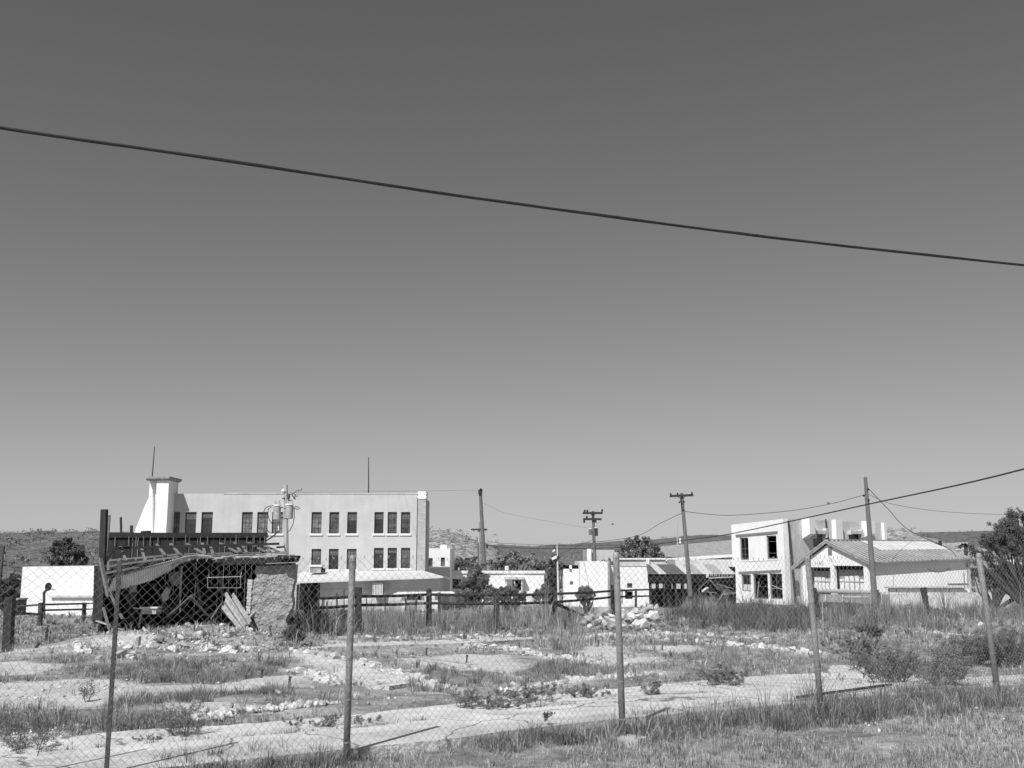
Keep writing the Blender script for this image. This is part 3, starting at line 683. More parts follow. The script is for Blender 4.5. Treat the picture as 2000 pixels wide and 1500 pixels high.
mb = MB(); r = rs[4]; mb.beam(wf.pt(r[0]+.1, r[3]-1.2, -.08), wf.pt(r[1]-.1, r[2]+1.0, -.08), .06); mb.beam(wf.pt(r[0]+.1, r[2]+1.1, -.1), wf.pt(r[1]-.1, r[2]+1.15, -.1), .06)
r = rs[3]; mb.beam(wf.pt(r[0]+.5, r[2], -.08), wf.pt(r[0]+.9, r[3]-.8, -.08), .08); mb.build('loose_board', M_lwood, t)
u0,u1,z0,z1 = wf.rect(1438,1042,1519,1045); mb = MB()
mb.beam(wf.pt(*wf.pix(1438,1046),.06), wf.pt(*wf.pix(1519,1039),.06), .12, .2); mb.build('hood_moulding', M_fram2, t)
mb = MB(); mb.beam(wf.pt(*wf.pix(1444,1118),.06), wf.pt(*wf.pix(1526,1114),.06), .14, .14); mb.build('shopfront_cornice', M_fram2, t)
mb = MB(); mb.beam(wf.pt(*wf.pix(1450,1097),.0), wf.pt(*wf.pix(1520,1094),.0), .06, .06); mb.build('string_course', M_greyw, t)
for r in rs2: window(wsd, r, t, 1, 5, fm=M_frame, rec=.15, sill=False, glass=True)
def sidebox(name, x0, y0, x1, y1, o, m, drop=.0, capm=None):
    u0,u1,z0,z1 = wsd.rect(x0,y0,x1,y1); mb = MB()
    q = lambda u, oo, z: wsd.pt(u, z, oo)
    mb.hexa([q(u0,o,z0), q(u1,o,z0), q(u1,.003,z0-drop), q(u0,.003,z0-drop), q(u0,o,z1), q(u1,o,z1), q(u1,.003,z1), q(u0,.003,z1)])
    return mb.build(name, m, t)
sidebox('bracket_pier', 1566,1012,1577,1043, 1.0, M_white, .5)
sidebox('bracket_pier', 1683,1018,1694,1043, 1.0, M_white, .5)
sidebox('pilaster', 1625,1015,1638,1060, .55, M_white); sidebox('pilaster', 1722,1021,1727,1060, .35, M_white)
mb = MB(); mb.tube([wsd.pt(*wsd.pix(1537.5+.2,1017),.12), wsd.pt(*wsd.pix(1552,1178),.12)], .11, 8); mb.build('drain_pipe', M_rust, t)
mb = MB(); mb.tube([wsd.pt(*wsd.pix(1611,1014),.1), wsd.pt(*wsd.pix(1617,1062),.1)], .09, 8); mb.build('drain_pipe', M_rust, t)
u0,u1,z0,z1 = wsd.rect(1552,1134,1559,1158); mb = MB(); wsd.box(mb, u0, u1, z0, z1, .003, .12); mb.build('meter_box', M_block, t)
for x0,x1,y0,y1 in [(1585,1588,1032,1052),(1607,1610,1032,1050),(1655,1658,1036,1044),(1677,1680,1034,1050)]:
    sidebox('window_hood', x0,y0,x1,y1, .45, M_greyw)
sidebox('window_hood', 1588.2,1036,1606.8,1043, .45, M_greyw); sidebox('window_hood', 1658.2,1037,1676.8,1043, .45, M_greyw)

# ------------------------------------------------------------------ gabled garage
t = thing('gabled_garage', 'white gabled garage with striped metal roof and two open bays', 'garage', P(1700,1170,98))
Ag, Bg, Cg = P(1562,1085,102), P(1692,1085,95), P(1893,1085,98)
ze1, ze0 = P(1692,1096,95).z, P(1562,1104,102).z; ze2 = P(1893,1093,98).z
wg = Wall((Ag.x,Ag.y),(Bg.x,Bg.y),-3.6,ze0,ze1,th=.35)
wh = Wall((Bg.x,Bg.y),(Cg.x,Cg.y),-3.6,ze1,ze2,th=.3)
apu, apz = wg.pix(1617,1063); apx = wg.pt(apu, apz)
rs = [wg.rect(1581,1108,1623,1180), wg.rect(1630,1105,1688,1180)]
for r in rs: r[3] = min(r[3], min(wg.zt(r[0]), wg.zt(r[1]))-.02)
mb = MB(); wg.mesh(mb, rs)
mb.prism([wg.pt(0,ze0+.001), wg.pt(wg.L,ze1+.001), apx], -wg.n*.35); mb.build('front_wall', M_white, t)
ur, _ = wh.pix(1760,1130)
mb = MB(); wh.mesh(mb, []); mb.build('side_wall', M_white, t)
Dg = Vector((Ag.x-Bg.x, Ag.y-Bg.y, 0)); Eg = Vector((Cg.x,Cg.y,0))+Dg
mb = MB(); Wall((Eg.x,Eg.y),(Ag.x,Ag.y),-3.6,ze0,th=.3).mesh(mb, []); Wall((Cg.x,Cg.y),(Eg.x,Eg.y),-3.6,ze2,ze0,th=.3).mesh(mb, []); mb.build('rear_wall', M_greyw, t)
# roof planes with raised seams; hipped far end
dn = wg.n; over = .28
rf = apx + dn*over + Vector((0,0,.35)); fr_ = wg.pt(wg.L, ze1, over) + wg.d*.7 + Vector((0,0,-.12)); fl = wg.pt(0, ze0, over) - wg.d*.9 + Vector((0,0,-.25))
rb = P(1812,1058,102.3); br = P(1899,1091.5,97.4); bl = Eg + Vector((0,0,ze0)) - wg.d*.6 + Vector((0,0,-.1))
def plane(q, m, name, ribs, uv=True):
    mb = MB(); mb.hexa([v-Vector((0,0,.1)) for v in q]+q)
    for k in range(ribs+1):
        f = k/ribs; mb.beam(q[0].lerp(q[1], f)+Vector((0,0,.03)), q[3].lerp(q[2], f)+Vector((0,0,.03)), .13, .08)
    o = mb.build(name, m, t); o.data.materials.append(M_rib)
    for p in o.data.polygons:
        if p.index >= 6: p.material_index = 1
    return o
plane([fr_, br, rb, rf], M_roof, 'roof_slope', 24)
plane([bl, fl, rf-wg.d*.01, rb-wg.d*.01], M_roof, 'roof_slope', 22)
mb = MB(); mb.add([br, bl, rb], [(0,1,2),(2,1,0)]); mb.build('hip_end', M_roof, t)
mb = MB(); mid1 = fr_.lerp(rf, .52)+Vector((0,0,.07)); mid2 = br.lerp(rb, .52)+Vector((0,0,.07)); q = [mid1-dn*.0, mid2, rb.lerp(rb,1)+Vector((0,0,.07)), rf+Vector((0,0,.07))]
mb.hexa([v-Vector((0,0,.03)) for v in [mid1.lerp(mid2,.32), mid2, q[2], q[3].lerp(q[2],.32)]]+[mid1.lerp(mid2,.32), mid2, q[2], q[3].lerp(q[2],.32)]); mb.build('patched_sheet', M_roofl, t)
mb = MB(); mb.beam(fl-Vector((0,0,.08)), rf-Vector((0,0,.08)), .06, .32); mb.beam(rf-Vector((0,0,.08)), fr_-Vector((0,0,.08)), .06, .32); mb.build('barge_board', M_base, t)
mb = MB(); mb.beam(rf+Vector((0,0,.08)), rb+Vector((0,0,.08)), .3, .1); mb.build('ridge_cap', M_fram2, t)
mb = MB(); u0,u1,z0,z1 = wg.rect(1618,1069,1625,1083); wg.box(mb, u0, u1, z0, z1, .003, .06)
for k in range(6): wg.box(mb, u0, u1, z0+(z1-z0)*k/6, z0+(z1-z0)*(k+.5)/6, .063, .09)
mb.build('louvre_vent', M_base, t)
u, z = wg.pix(1599.5,1100); ang = math.atan2(wg.d.y, wg.d.x)
text('1165', .52, wg.pt(u, z, .02), ang, M_letter, t, 'house_number', sx=1.15)
mb = MB()
for (a_,b_,c_,d_) in [(1622.5,1088.5,1622.5,1090.5),(1620.5,1094,1620.2,1096),(1625,1093,1626.5,1095.5),(1622.3,1090.5,1624.8,1092.5)]: mb.beam(wg.pt(*wg.pix(a_,b_),.02), wg.pt(*wg.pix(c_,d_),.02), .07, .02)
mb.build('emblem', M_letter, t)
# doors recessed in the bays
for r, rr in ((rs[0], (1584,1114,1625,1153)), (rs[1], (1637,1112,1689,1152))):
    u0,u1 = r[0]-.05, r[1]+.05; zt1 = r[3]; zb1 = wg.pix(1650,1154)[1]; H = zt1-zb1
    mb = MB(); off = -.75
    wg.box(mb, u0, u1, zb1, zt1-.18*H, off-.06, off)
    d = mb.build('garage_door', M_base, t); mb = MB(); mb2 = MB(); W_ = u1-u0; n = 6
    for row in range(2):
        for c_ in range(n):
            a0 = u0+W_*(c_+.12)/n; a1 = u0+W_*(c_+.88)/n; b0 = zb1+H*(.04+.33*row); b1 = b0+H*.27
            hh = b1 if row == 0 else b0+(b1-b0)*random.uniform(.3,1)
            wg.box(mb, a0, a1, b0, hh, off+.003, off+.02)
    mb.build('door_panel', M_trim, d)
    mb = MB(); wg.box(mb, u0, u1, zt1-.17*H, zt1+.1, off-.3, off-.2); mb.build('dark_gap', M_dark, d)
    mb = MB(); wg.box(mb, u0, u1, zt1-.17*H-.6, zb1+.002, -3.6, -3.5)
mb = MB(); mb.tube([wh.pt(*wh.pix(1881,1118),.1), wh.pt(*wh.pix(1882,1146),.1)], .05, 6); mb.tube([wh.pt(*wh.pix(1888,1100),.1), wh.pt(*wh.pix(1889,1146),.1)], .05, 6); mb.build('drain_pipe', M_fram2, t)
mb = MB(); mb.tube([wh.pt(*wh.pix(a_,b_),.05) for a_,b_ in [(1812,1111),(1820,1115),(1832,1116),(1845,1114),(1855,1111)]], .03, 5); mb.build('hanging_cable', M_fram2, t)
mb = MB(); u0,u1,z0,z1 = wh.rect(1845,1139,1880,1143); wh.box(mb, u0, u1, z0, z1, .4, .8); tag(mb.build('long_box', M_mwood), 'long flat wooden box on the low wall beside the garage end', 'box')

# retaining walls in front of the garage
YW = 88.0
t = thing('retaining_wall', 'low stained retaining wall with white uprights below the garage bays', 'wall', P(1650,1188,YW))
MB().box(X_(1598,YW), X_(1733,YW), YW, YW+.4, -3.3, P(1650,1161,YW).z).build('wall', M_base, t)
for px in (1641, 1608, 1716): MB().box(X_(px,YW-.1), X_(px+1.5,YW-.1), YW-.12, YW-.003, -3.2, P(px,1161,YW).z).build('upright', M_pale, t)
MB().box(X_(1645,YW), X_(1690,YW), YW-.06, YW-.003, P(1650,1167,YW).z, P(1650,1165,YW).z).build('ledge', M_pale, t)
tag(MB().tube([P(1585,1153,YW-1), P(1640,1155,YW-1), P(1700,1157,YW-1), P(1716,1155,YW-1)], [.17,.19,.16,.13], 10).build('log_rail', M_lwood), 'long pale horizontal log rail in front of the garage bays', 'rail')
t = thing('block_wall', 'low wall of dark blocks with pale coping running beside the garage', 'wall', P(1850,1160,YW))
xs = [1733,1747,1770,1795,1822,1850,1880]
MB().box(X_(1700,YW), X_(1970,YW), YW+.1, YW+.5, -3.2, P(1800,1157,YW).z).build('footing', M_conc, t)
for a_, b_ in zip(xs[:-1], xs[1:]): MB().box(X_(a_,YW)+.06, X_(b_,YW), YW+.12, YW+.45, P(1800,1157,YW).z+.002, P(1800,1149,YW).z).build('block', M_block, t)
MB().box(X_(1728,YW), X_(1970,YW), YW+.05, YW+.5, P(1800,1149,YW).z+.002, P(1800,1146,YW).z).build('coping', M_conc2, t)
# far right sheds behind the tree
t = thing('pale_shed', 'low pale roof glimpsed behind the tree at the right edge', 'shed', P(1975,1110,125))
q = [P(1940,1100,125), P(2060,1100,125), P(2060,1092,131), P(1940,1092,131)]; mb = MB(); mb.hexa([v-Vector((0,0,.12)) for v in q]+q); mb.build('roof', M_white, t)
MB().box(q[0].x+.3, q[1].x-.3, 126, 131, -4, q[0].z-.2).build('wall', M_greyw, t)
t = thing('broken_pavilion', 'broken timber roof frame standing beyond the garage end', 'ruin', G(1850,1120))
for (a_,b_,c_,d_,m) in [(1836,1056,1839,1120,M_postw),(1838,1064,1890,1061,M_lwood),(1880,1062,1874,1070,M_postw),(1882,1062,1890,1068,M_postw),(1886,1062,1888,1120,M_postw)]:
    MB().beam(P(a_,b_,121), P(c_,d_,121), .3, .3).build('beam', m, t)

# ------------------------------------------------------------------ ruined adobe shed
YR = 36.0
t = thing('ruined_shed', 'collapsing adobe shed with buckled corrugated roof and black board parapet', 'shed', G(380,1235))
# black board parapet / rear wall
x = X_(208,YR+4); xe = X_(519,YR+4); zt_ = P(300,1042,YR+4).z; mb = MB(); i = 0
while x < xe:
    wd = random.uniform(.2,.34); dz = random.uniform(-.03,.02); oy = random.uniform(0,.03)
    mb.box(x, min(x+wd-.012, xe), YR+4+oy, YR+4.03+oy, -1.4, zt_+dz-.02); x += wd
mb.build('board_wall', M_dwood, t)
mb = MB(); mb.box(X_(206,YR+4), xe+.05, YR+3.93, YR+3.995, zt_-.16, zt_+.03); mb.build('top_rail', M_dwood, t)
mb = MB(); rnd = random.Random(3)
for px in (222,249,263,278,291,306,336,360,389,403,459,480,494,515):
    mb.box(X_(px,YR+3.9), X_(px,YR+3.9)+.028, YR+3.9, YR+3.925, P(px,1067,YR+3.9).z, P(px,1047,YR+3.9).z+rnd.uniform(-.05,.03))
mb.build('batten', M_mwood, t)
# tall posts at the left
for (a_,b_,c_,d_,w_,m,Yp) in [(204,995,196,1218,.20,M_postw,36.5),(214,1006,206,1110,.07,M_mwood,37),(236,1010,237,1060,.07,M_postw,40.3),(257,1026,256,1060,.09,M_postw,40.3),(193,1105,190,1218,.24,M_dwood,37),(285,1037,285,1044,.3,M_dwood,40.3)]:
    MB().beam(P(a_,b_,Yp), P(c_,d_,Yp), w_).build('post', m, t)
MB().beam(P(260,1150,35.2), G(255,1236)-Vector((0,0,.2)), .24).build('post', M_postw, t)
MB().beam(P(355,1105,36.2), P(352,1165,36.2), .06).build('post', M_lwood, t); MB().beam(P(352,1165,36.2), P(352,1196,36.2), .035).build('post', M_mwood, t)
MB().beam(P(202,1187,35.8), P(213,1228,35.4), .07).build('post', M_mwood, t)
# ragged sagging purlins
for (a_,b_,Ya,c_,d_,Yb,w_,m) in [(203,1071,37.6,545,1062,37.2,.10,M_dwood),(195,1096,36.6,356,1082,37,.07,M_mwood),(203,1107,36.5,356,1086,37,.08,M_mwood),(205,1120,36.4,300,1101,37,.09,M_mwood),(196,1092,35.8,212,1165,35.6,.12,M_mwood),(205,1093,37,228,1070,37.4,.05,M_mwood),(540,1069,37.3,555,1068,37.4,.08,M_dwood),(356,1086,36.6,560,1081,36.6,.05,M_mwood),(420,1090,36,575,1084,36,.07,M_lwood),(360,1082,37.2,562,1078,37.2,.05,M_mwood),(500,1083,36,565,1079,36.4,.05,M_lwood)]:
    MB().beam(P(a_,b_,Ya), P(c_,d_,Yb), w_, w_*.8).build('purlin', m, t)
for (a_,b_,c_,d_) in [(235,1068,246,1096),(276,1070,285,1102),(306,1063,322,1084),(333,1062,350,1082),(365,1062,400,1082),(395,1061,400,1082),(411,1067,416,1082),(430,1061,466,1080),(458,1060,470,1078),(474,1066,482,1080),(486,1060,520,1078),(516,1064,528,1078),(520,1067,545,1078),(210,1094,212,1126)]:
    MB().beam(P(a_,b_,37.9), P(c_,d_,36.8), .09, .05).build('rafter', M_mwood, t)
# roof deck added to shade the inside, over the right part and the corrugated sheet's back
q = [P(362,1094,36), P(582,1090,35.9), P(576,1084.5,40.2), P(350,1086,40.2)]
MB().hexa([v-Vector((0,0,.1)) for v in q]+[v+Vector((0,0,.0)) for v in q]).build('shading_deck', M_dwood, t)
q = [P(203,1128,36.3), P(366,1089,36.3), P(360,1085,40), P(212,1094,40)]
MB().hexa([v-Vector((0,0,.06)) for v in q]+q).build('shading_deck', M_dwood, t)
mb = MB(); mb.beam(P(440,1098,35.75), P(581,1092,35.75), .12, .2); mb.beam(P(500,1104,35.8), P(577,1101,35.8), .1, .07); mb.build('lintel', M_dwood, t)
mb = MB(); mb.beam(P(545,1087,35.6), P(584,1088,35.5), .3, .1); mb.beam(P(578,1091,35.5), P(582,1096,35.5), .2, .12); mb.build('roof_edge', M_dwood, t)
for k in range(7):
    a_ = random.uniform(380,500); MB().beam(P(a_,1095-random.random()*8,35.7+random.random()*.5), P(a_+random.uniform(40,80),1091-random.random()*9,35.7+random.random()*.5), .07,.03).build('loose_lath', random.choice([M_lwood,M_mwood]), t)
# corrugated sheet: bent polyline extruded, wavy
topL = [(203,1131),(250,1119),(300,1105),(340,1094),(366,1087.5),(385,1085.5),(412,1087)]
botL = [(212,1156),(250,1148),(300,1132),(332,1115),(352,1101),(382,1091.5),(412,1091)]
tops = [P(a_,b_,36.4) for a_,b_ in topL]; bots = [P(a_,b_,35.45) for a_,b_ in botL]
mb = MB(); n = 260; cols = []
for i in range(n+1):
    f = i/n*(len(tops)-1); k = min(int(f), len(tops)-2); g = f-k
    a_ = tops[k].lerp(tops[k+1], g); b_ = bots[k].lerp(bots[k+1], g); wv = .018*math.sin(i*math.pi/2.0)+.0; jag = random.uniform(-.02,.02)
    cols.append([a_+Vector((0,-wv,wv)), a_.lerp(b_,.12)+Vector((0,-.06-wv,wv)), b_+Vector((0,-wv,wv+jag))])
base = 0; mb.v = [tuple(p) for c_ in cols for p in c_]
for i in range(n):
    for j in range(2): a_ = i*3+j; mb.f.append((a_, a_+1, a_+4, a_+3))
mb.build('corrugated_sheet', M_corr, t, smooth=True)
mb = MB(); cols = []
for i in range(n+1):
    f = i/n*(len(tops)-1); k = min(int(f), len(tops)-2); g = f-k; a_ = tops[k].lerp(tops[k+1], g); wv = .018*math.sin(i*math.pi/2.0)
    cols.append([a_+Vector((0,.55,.03+wv)), a_+Vector((0,-.02-wv,.012+wv))])
mb.v = [tuple(p) for c_ in cols for p in c_]
for i in range(n): a_ = i*2; mb.f.append((a_, a_+1, a_+3, a_+2))
mb.build('corrugated_sheet', M_roofl, t, smooth=True)
# adobe corner wall: faceted rough prism
out = [(500,1104),(578,1102),(577,1120),(576,1133),(573,1146),(570,1159),(572,1171),(570.6,1188),(564,1199),(557,1212),(562,1221),(563,1250),(512,1250),(505,1229),(497,1214),(490,1201),(489,1180),(491,1150),(492,1135),(501,1127),(498,1116)]
def jitter(L, s): 
    o = []
    for i in range(len(L)):
        a_, b_ = L[i], L[(i+1)%len(L)]
        for k in range(3): f = k/3; o.append((a_[0]+(b_[0]-a_[0])*f+random.uniform(-s,s), a_[1]+(b_[1]-a_[1])*f+random.uniform(-s,s)))
    return o
outj = jitter(out, .8)
nx_, ny2 = 90, 130; mb = MB(); grid = {}
xs = np.linspace(488,579,nx_); ys = np.linspace(1102,1250,ny2)
mask = inpoly(xs[None,:]+ys[:,None]*0, ys[:,None]+xs[None,:]*0, outj)
def wp_(i, j, dy=0):
    a_ = xs[i]; b_ = ys[j]; p = P(a_, b_, YR); d = float(fbm(np.array(p.x*5.), np.array(p.z*5.), 4))*.09 + float(fbm(np.array(p.x*14.), np.array(p.z*14.), 3))*.05
    return p + Vector((0, -.08+d+dy, 0))
for j in range(ny2-1):
    for i in range(nx_-1):
        if mask[j,i] and mask[j+1,i] and mask[j,i+1] and mask[j+1,i+1]:
            ids = []
            for (a_,b_) in ((i,j+1),(i+1,j+1),(i+1,j),(i,j)):
                if (a_,b_) not in grid: grid[(a_,b_)] = len(mb.v); mb.v.append(tuple(wp_(a_,b_)))
                ids.append(grid[(a_,b_)])
            mb.f.append(tuple(ids))
mb.build('adobe_wall', M_adobe, t)
MB().prism([P(a_,b_,YR+.12) for a_,b_ in outj], (0,.38,0)).build('wall_core', M_adobe, t)
mb = MB()
for k in range(12):
    y0 = 1132+k*5.6; mb.beam(P(489-(k*.35)+random.uniform(-.6,.6),y0,YR-.02), P(489-((k+1)*.35),y0+5.0,YR-.02), random.uniform(.12,.17), .1)
mb.build('door_jamb', M_conc, t)
MB().box(X_(560,YR+4), X_(565,YR+4), YR+.52, YR+4, -1.4, P(570,1104,YR+.5).z).build('side_wall', M_adobe, t)
MB().box(X_(192,YR+1), X_(196,YR+1), YR+1.4, YR+4, -1.4, P(190,1110,YR+1).z).build('side_wall', M_dwood, t)
# inside: partition, hanging window frame, torn plaster
MB().beam(P(333,1105,38.4), P(333,1218,38.4), .12).build('post', M_dwood, t)
MB().box(X_(345,38.5), X_(372,38.5), 38.5, 38.6, -1.4, P(350,1095,38.5).z).build('partition', M_dwood, t)
MB().box(X_(385,39), X_(415,39), 39.0, 39.1, -1.4, P(350,1150,39).z).build('partition', M_dwood, t)
mb = MB(); fr0 = [(405,1128),(470,1126),(470,1148),(406,1148)]
for i in range(4): a_, b_ = fr0[i], fr0[(i+1)%4]; mb.beam(P(*a_,35.9), P(*b_,35.9), .012 if i else .025)
mb.beam(P(408,1110,35.9), P(408,1128,35.9), .015); mb.beam(P(473,1106,35.9), P(470,1128,35.9), .022); mb.build('hanging_window_frame', M_lwood, t)
mb = MB(); mb.prism([P(a_,b_,36.6) for a_,b_ in jitter([(333,1118),(352,1116),(354,1138),(345,1145),(336,1142),(328,1130)],.7)], (0,.05,.02)); mb.build('torn_plaster', M_adobe, t)
mb = MB(); mb.prism([P(a_,b_,36.4) for a_,b_ in jitter([(325,1146),(333,1152),(328,1170),(318,1176),(315,1162)],.7)], (0,.06,.02)); mb.build('torn_plaster', M_conc2, t)
s_ = thing('wash_basin', 'white rectangular basin standing in the dark of the ruined shed', 'basin', P(300,1215,36.2))
MB().box(X_(285,36), X_(313,36), 35.9, 36.4, P(300,1199,36).z, P(300,1188,36).z).build('bowl', M_conc2, s_); MB().box(X_(281,36), X_(316,36), 35.85, 36.45, P(300,1188,36).z+.002, P(300,1186,36).z+.01).build('rim', M_trim, s_); MB().box(X_(296,36), X_(302,36), 36.05, 36.25, -1.2, P(300,1199,36).z-.003).build('pedestal', M_dark, s_)  # pedestal near black, the dark beneath the bowl put into its colour
rd2 = random.Random(11)
for k in range(24):
    a_ = rd2.uniform(215,480); Y0 = rd2.uniform(35.6,38); p = P(a_, rd2.uniform(1190,1232), Y0); d_ = Vector((rd2.uniform(-1,1), rd2.uniform(-.6,.6), rd2.uniform(-.15,.9))).normalized()*rd2.uniform(.5,1.5)
    MB().beam(p, p+d_, rd2.uniform(.04,.14), .03).build('broken_board', rd2.choice([M_mwood,M_dwood,M_lwood,M_mwood]), t)
for (a_,b_,c_,d_) in [(378,1100,392,1180),(392,1180,440,1145),(424,1098,436,1165),(300,1140,330,1200),(245,1160,280,1210)]: MB().beam(P(a_,b_,37.2), P(c_,d_,36.6), .09, .05).build('broken_board', M_mwood, t)
# fallen trough-like panels leaning in the opening
def panel(c, name, label, m, Yt, Yb):
    (x1,y1),(x2,y2),(x3,y3),(x4,y4) = c; q = [P(x1,y1,Yt), P(x2,y2,Yt-.1), P(x3,y3,Yb-.1), P(x4,y4,Yb)]
    o = thing(name, label, 'panel', q[2]); mb = MB(); nn = (q[1]-q[0]).cross(q[3]-q[0]).normalized(); nn = nn if nn.y < 0 else -nn
    mb.prism(q, -nn*.05); mb.build('board', m, o)
    e = MB(); e.beam(q[0]+nn*.05, q[3]+nn*.05, .05, .12); e.beam(q[1]+nn*.05, q[2]+nn*.05, .04, .1); e.build('edge_strip', M_lwood, o)
    e = MB(); e.beam(q[0].lerp(q[1],.6)+nn*.02, q[3].lerp(q[2],.6)+nn*.02, .03, .05); e.build('batten', M_mwood, o)
panel([(443,1160),(436,1186),(477,1238),(486,1230)], 'fallen_panel', 'wider left one of two pale wooden panels leaning in the shed opening', M_lwood, 35.9, 34.9)
panel([(456,1162),(451,1175),(481,1223),(491,1217)], 'fallen_panel', 'narrower right one of two pale wooden panels leaning beside the adobe wall', M_lwood, 35.8, 35.0)
MB()
tag(MB().prism([P(a_,b_,34.4) for a_,b_ in [(478,1240),(482,1232),(492,1219),(500,1226),(510,1243),(505,1250)]], (0,.25,-.02)).build('dark_board', M_dwood), 'black broken board lying at the foot of the leaning panels', 'board')
for (c_, l, m) in [([(262,1268),(266,1246),(271,1244),(269,1268)], 'short upright stump of squared timber in the rubble', M_lwood), ([(325,1228),(336,1206),(339,1203),(333,1232)], 'pale triangular slab tilted against the rubble mound', M_conc2)]:
    g = G(c_[0][0], c_[0][1]); tag(MB().prism([P(a_,b_,g.y+.2) for a_,b_ in c_], (0.02,.14,.02)).build('timber_block' if m is M_lwood else 'stone_slab', m), l, 'block' if m is M_lwood else 'slab')
tag(MB().beam(P(383,1268,30.5), P(455,1253,31.3), .1, .08).build('plank', M_mwood), 'long grey plank lying in the rubble before the shed', 'plank')

# ------------------------------------------------------------------ pipe corral and dark post rail fence
t = thing('pipe_fence', 'thin dark pipe fence before the blank white building', 'fence', G(80,1222))
g1, g2, gN = G(78,1222), G(163,1214), G(186,1218)
for (g, px, py, r_) in ((g1,80,1177,.11),(g2,165,1177,.10)): MB().tube([g-Vector((0,0,.3)), P(px,py,g.y)], r_, 8).build('post', M_rust, t)
MB().tube([P(26,1185,g1.y), P(80,1181,g1.y), P(165,1179,g2.y), P(190,1178,g2.y-1)], .045, 6).build('rail', M_rust, t); MB().tube([P(80,1192,g1.y), P(165,1190,g2.y), P(190,1189,g2.y-1)], .045, 6).build('rail', M_rust, t); MB().tube([P(12,1196,26), P(80,1200,g1.y)], .045, 6).build('rail', M_rust, t)
MB().tube([P(187,1165,g2.y-1), P(184,1218,g2.y-1)], .05, 6).build('post', M_rust, t)
g = G(10,1276)
t = thing('wooden_post', 'thick dark square post with a bright edge at the left border', 'post', g)
MB().beam(Vector((g.x+.06,g.y,-.9)), P(20,1166,g.y), .2).build('shaft', M_postw, t); MB().beam(Vector((g.x-.07,g.y-.06,-.7)), P(12.5,1166,g.y-.06), .025).build('lit_edge', M_lwood, t)  # pale strip stands in for the sunlit left side of the post
t = thing('basketball_hoop', 'basketball hoop with dark round backboard before the blank white building', 'basketball hoop', G(85,1210))
Yh = 52.0; MB().tube([P(86,1213,Yh), P(86,1158,Yh), P(92,1151,Yh-.6)], .07, 8).build('pole', M_rust, t)
pts = [P(94,1146,Yh-.8)+Vector((math.cos(a_)*.16, 0, math.sin(a_)*.20)) for a_ in np.linspace(0, 2*math.pi, 20)[:-1]]; MB().prism(pts, (0,.04,0)).build('backboard', M_dark, t)
c_ = P(99,1151,Yh-1.1); MB().tube([c_+Vector((math.cos(a_)*.2, math.sin(a_)*.2, 0)) for a_ in np.linspace(0, 2*math.pi, 17)], .012, 5).build('rim', M_rust, t)

t = thing('post_and_rail_fence', 'dark weathered post and rail fence crossing behind the rubble lot', 'fence', G(970,1232))
PO = [(600,1160,1241,14),(700,1147,1236,12),(838,1150,1224,11.5),(970,1150,1232,12),(1083,1148,1220,11),(1198,1142,1205,10),(1307,1140,1187,9)]
GP = []
for px, y0, y1, wpx in PO:
    g = G(px, y1); GP.append(g); wd = wpx*g.y/F; top = P(px, y0, g.y)
    if px == 838: MB().tube([g-Vector((0,0,.3)), top-Vector((0,0,.05)), top], [wd*.5, wd*.47, wd*.3], 9).build('post', M_postw, t)
    else: MB().beam(g-Vector((0,0,.3)), top, wd*.95, wd*.9).build('post', M_postw, t)
up = [(600,1169),(700,1165),(838,1161),(970,1162),(1083,1160),(1198,1154),(1307,1149)]; lo = [(600,1188),(700,1182),(838,1178),(970,1179),(1083,1176),(1198,1166),(1307,1162)]
for L_ in (up, lo):
    for i in range(6):
        a_ = P(L_[i][0], L_[i][1], GP[i].y); b_ = P(L_[i+1][0], L_[i+1][1], GP[i+1].y); d_ = (b_-a_).normalized()
        r_ = .055; m_ = (a_+b_)/2-Vector((0,0,.02)); MB().tube([a_+d_*.1, m_, b_-d_*.1], r_, 8).build('rail', M_dwood, t)
for k, (px, y0, y1, w_) in enumerate([(619,1178,1210,.07),(639,1175,1208,.06),(658,1158,1206,.08),(672,1150,1186,.04),(716,1160,1188,.05),(752,1166,1200,.05),(793,1168,1212,.12),(813,1160,1210,.09),(858,1157,1216,.14),(1215,1150,1176,.06),(1242,1150,1182,.12)]):
    Yk = 52 if px < 900 else 60
    tag(MB().beam(P(px,y1+4,Yk), P(px,y0,Yk), w_).build('stake', M_rust if w_ < .1 else M_postw), ['shortest of the dark stakes left of the left fence post','thin stake second left of the left fence post','tall dark stake just left of the left fence post','slender stake rising above the rail beside the left fence post','thin stake just right of the second rail post','faint thin stake below the window air conditioner','dark stake before the white shelter post','dark stake in the middle of the white shelter','broad stake right of the third rail post','thin stake right of the middle fence post','stubby dark stake between the last two rail posts'][k], 'stake', 'stakes standing behind the rail fence')
a_, b_ = P(1083,1178,39), G(1140,1203); tag(MB().beam(a_, b_, .1).build('brace_pole', M_dwood), 'dark slanting pole from the rail post down to the boulder heap', 'pole')
a_, b_ = P(1840,1160,60), P(1852,1213,58)
t = thing('broken_post', 'dark crooked post with a pale splinter in the weeds below the garage', 'post', b_)
g = b_; MB().tube([Vector((g.x,g.y,ground(g.x,g.y)-.3)), P(1806,1195,58), P(1803,1150,58)], [.17,.16,.2], 8).build('shaft', M_postw, t) if False else MB().tube([P(1813,1215,58), P(1809,1180,58), P(1803,1148,58)], [.17,.15,.2], 8).build('shaft', M_postw, t)
MB().tube([P(1811,1160,57.7), P(1818,1172,57.6), P(1826,1187,57.5)], .03, 5).build('splinter', M_lwood, t)
tag(MB().tube([P(1598,1205,50), P(1592,1170,50), P(1588,1149,50)], [.16,.15,.17], 8).build('dead_stump', M_postw), 'dark gnarled stump right behind the fourth fence post', 'stump')
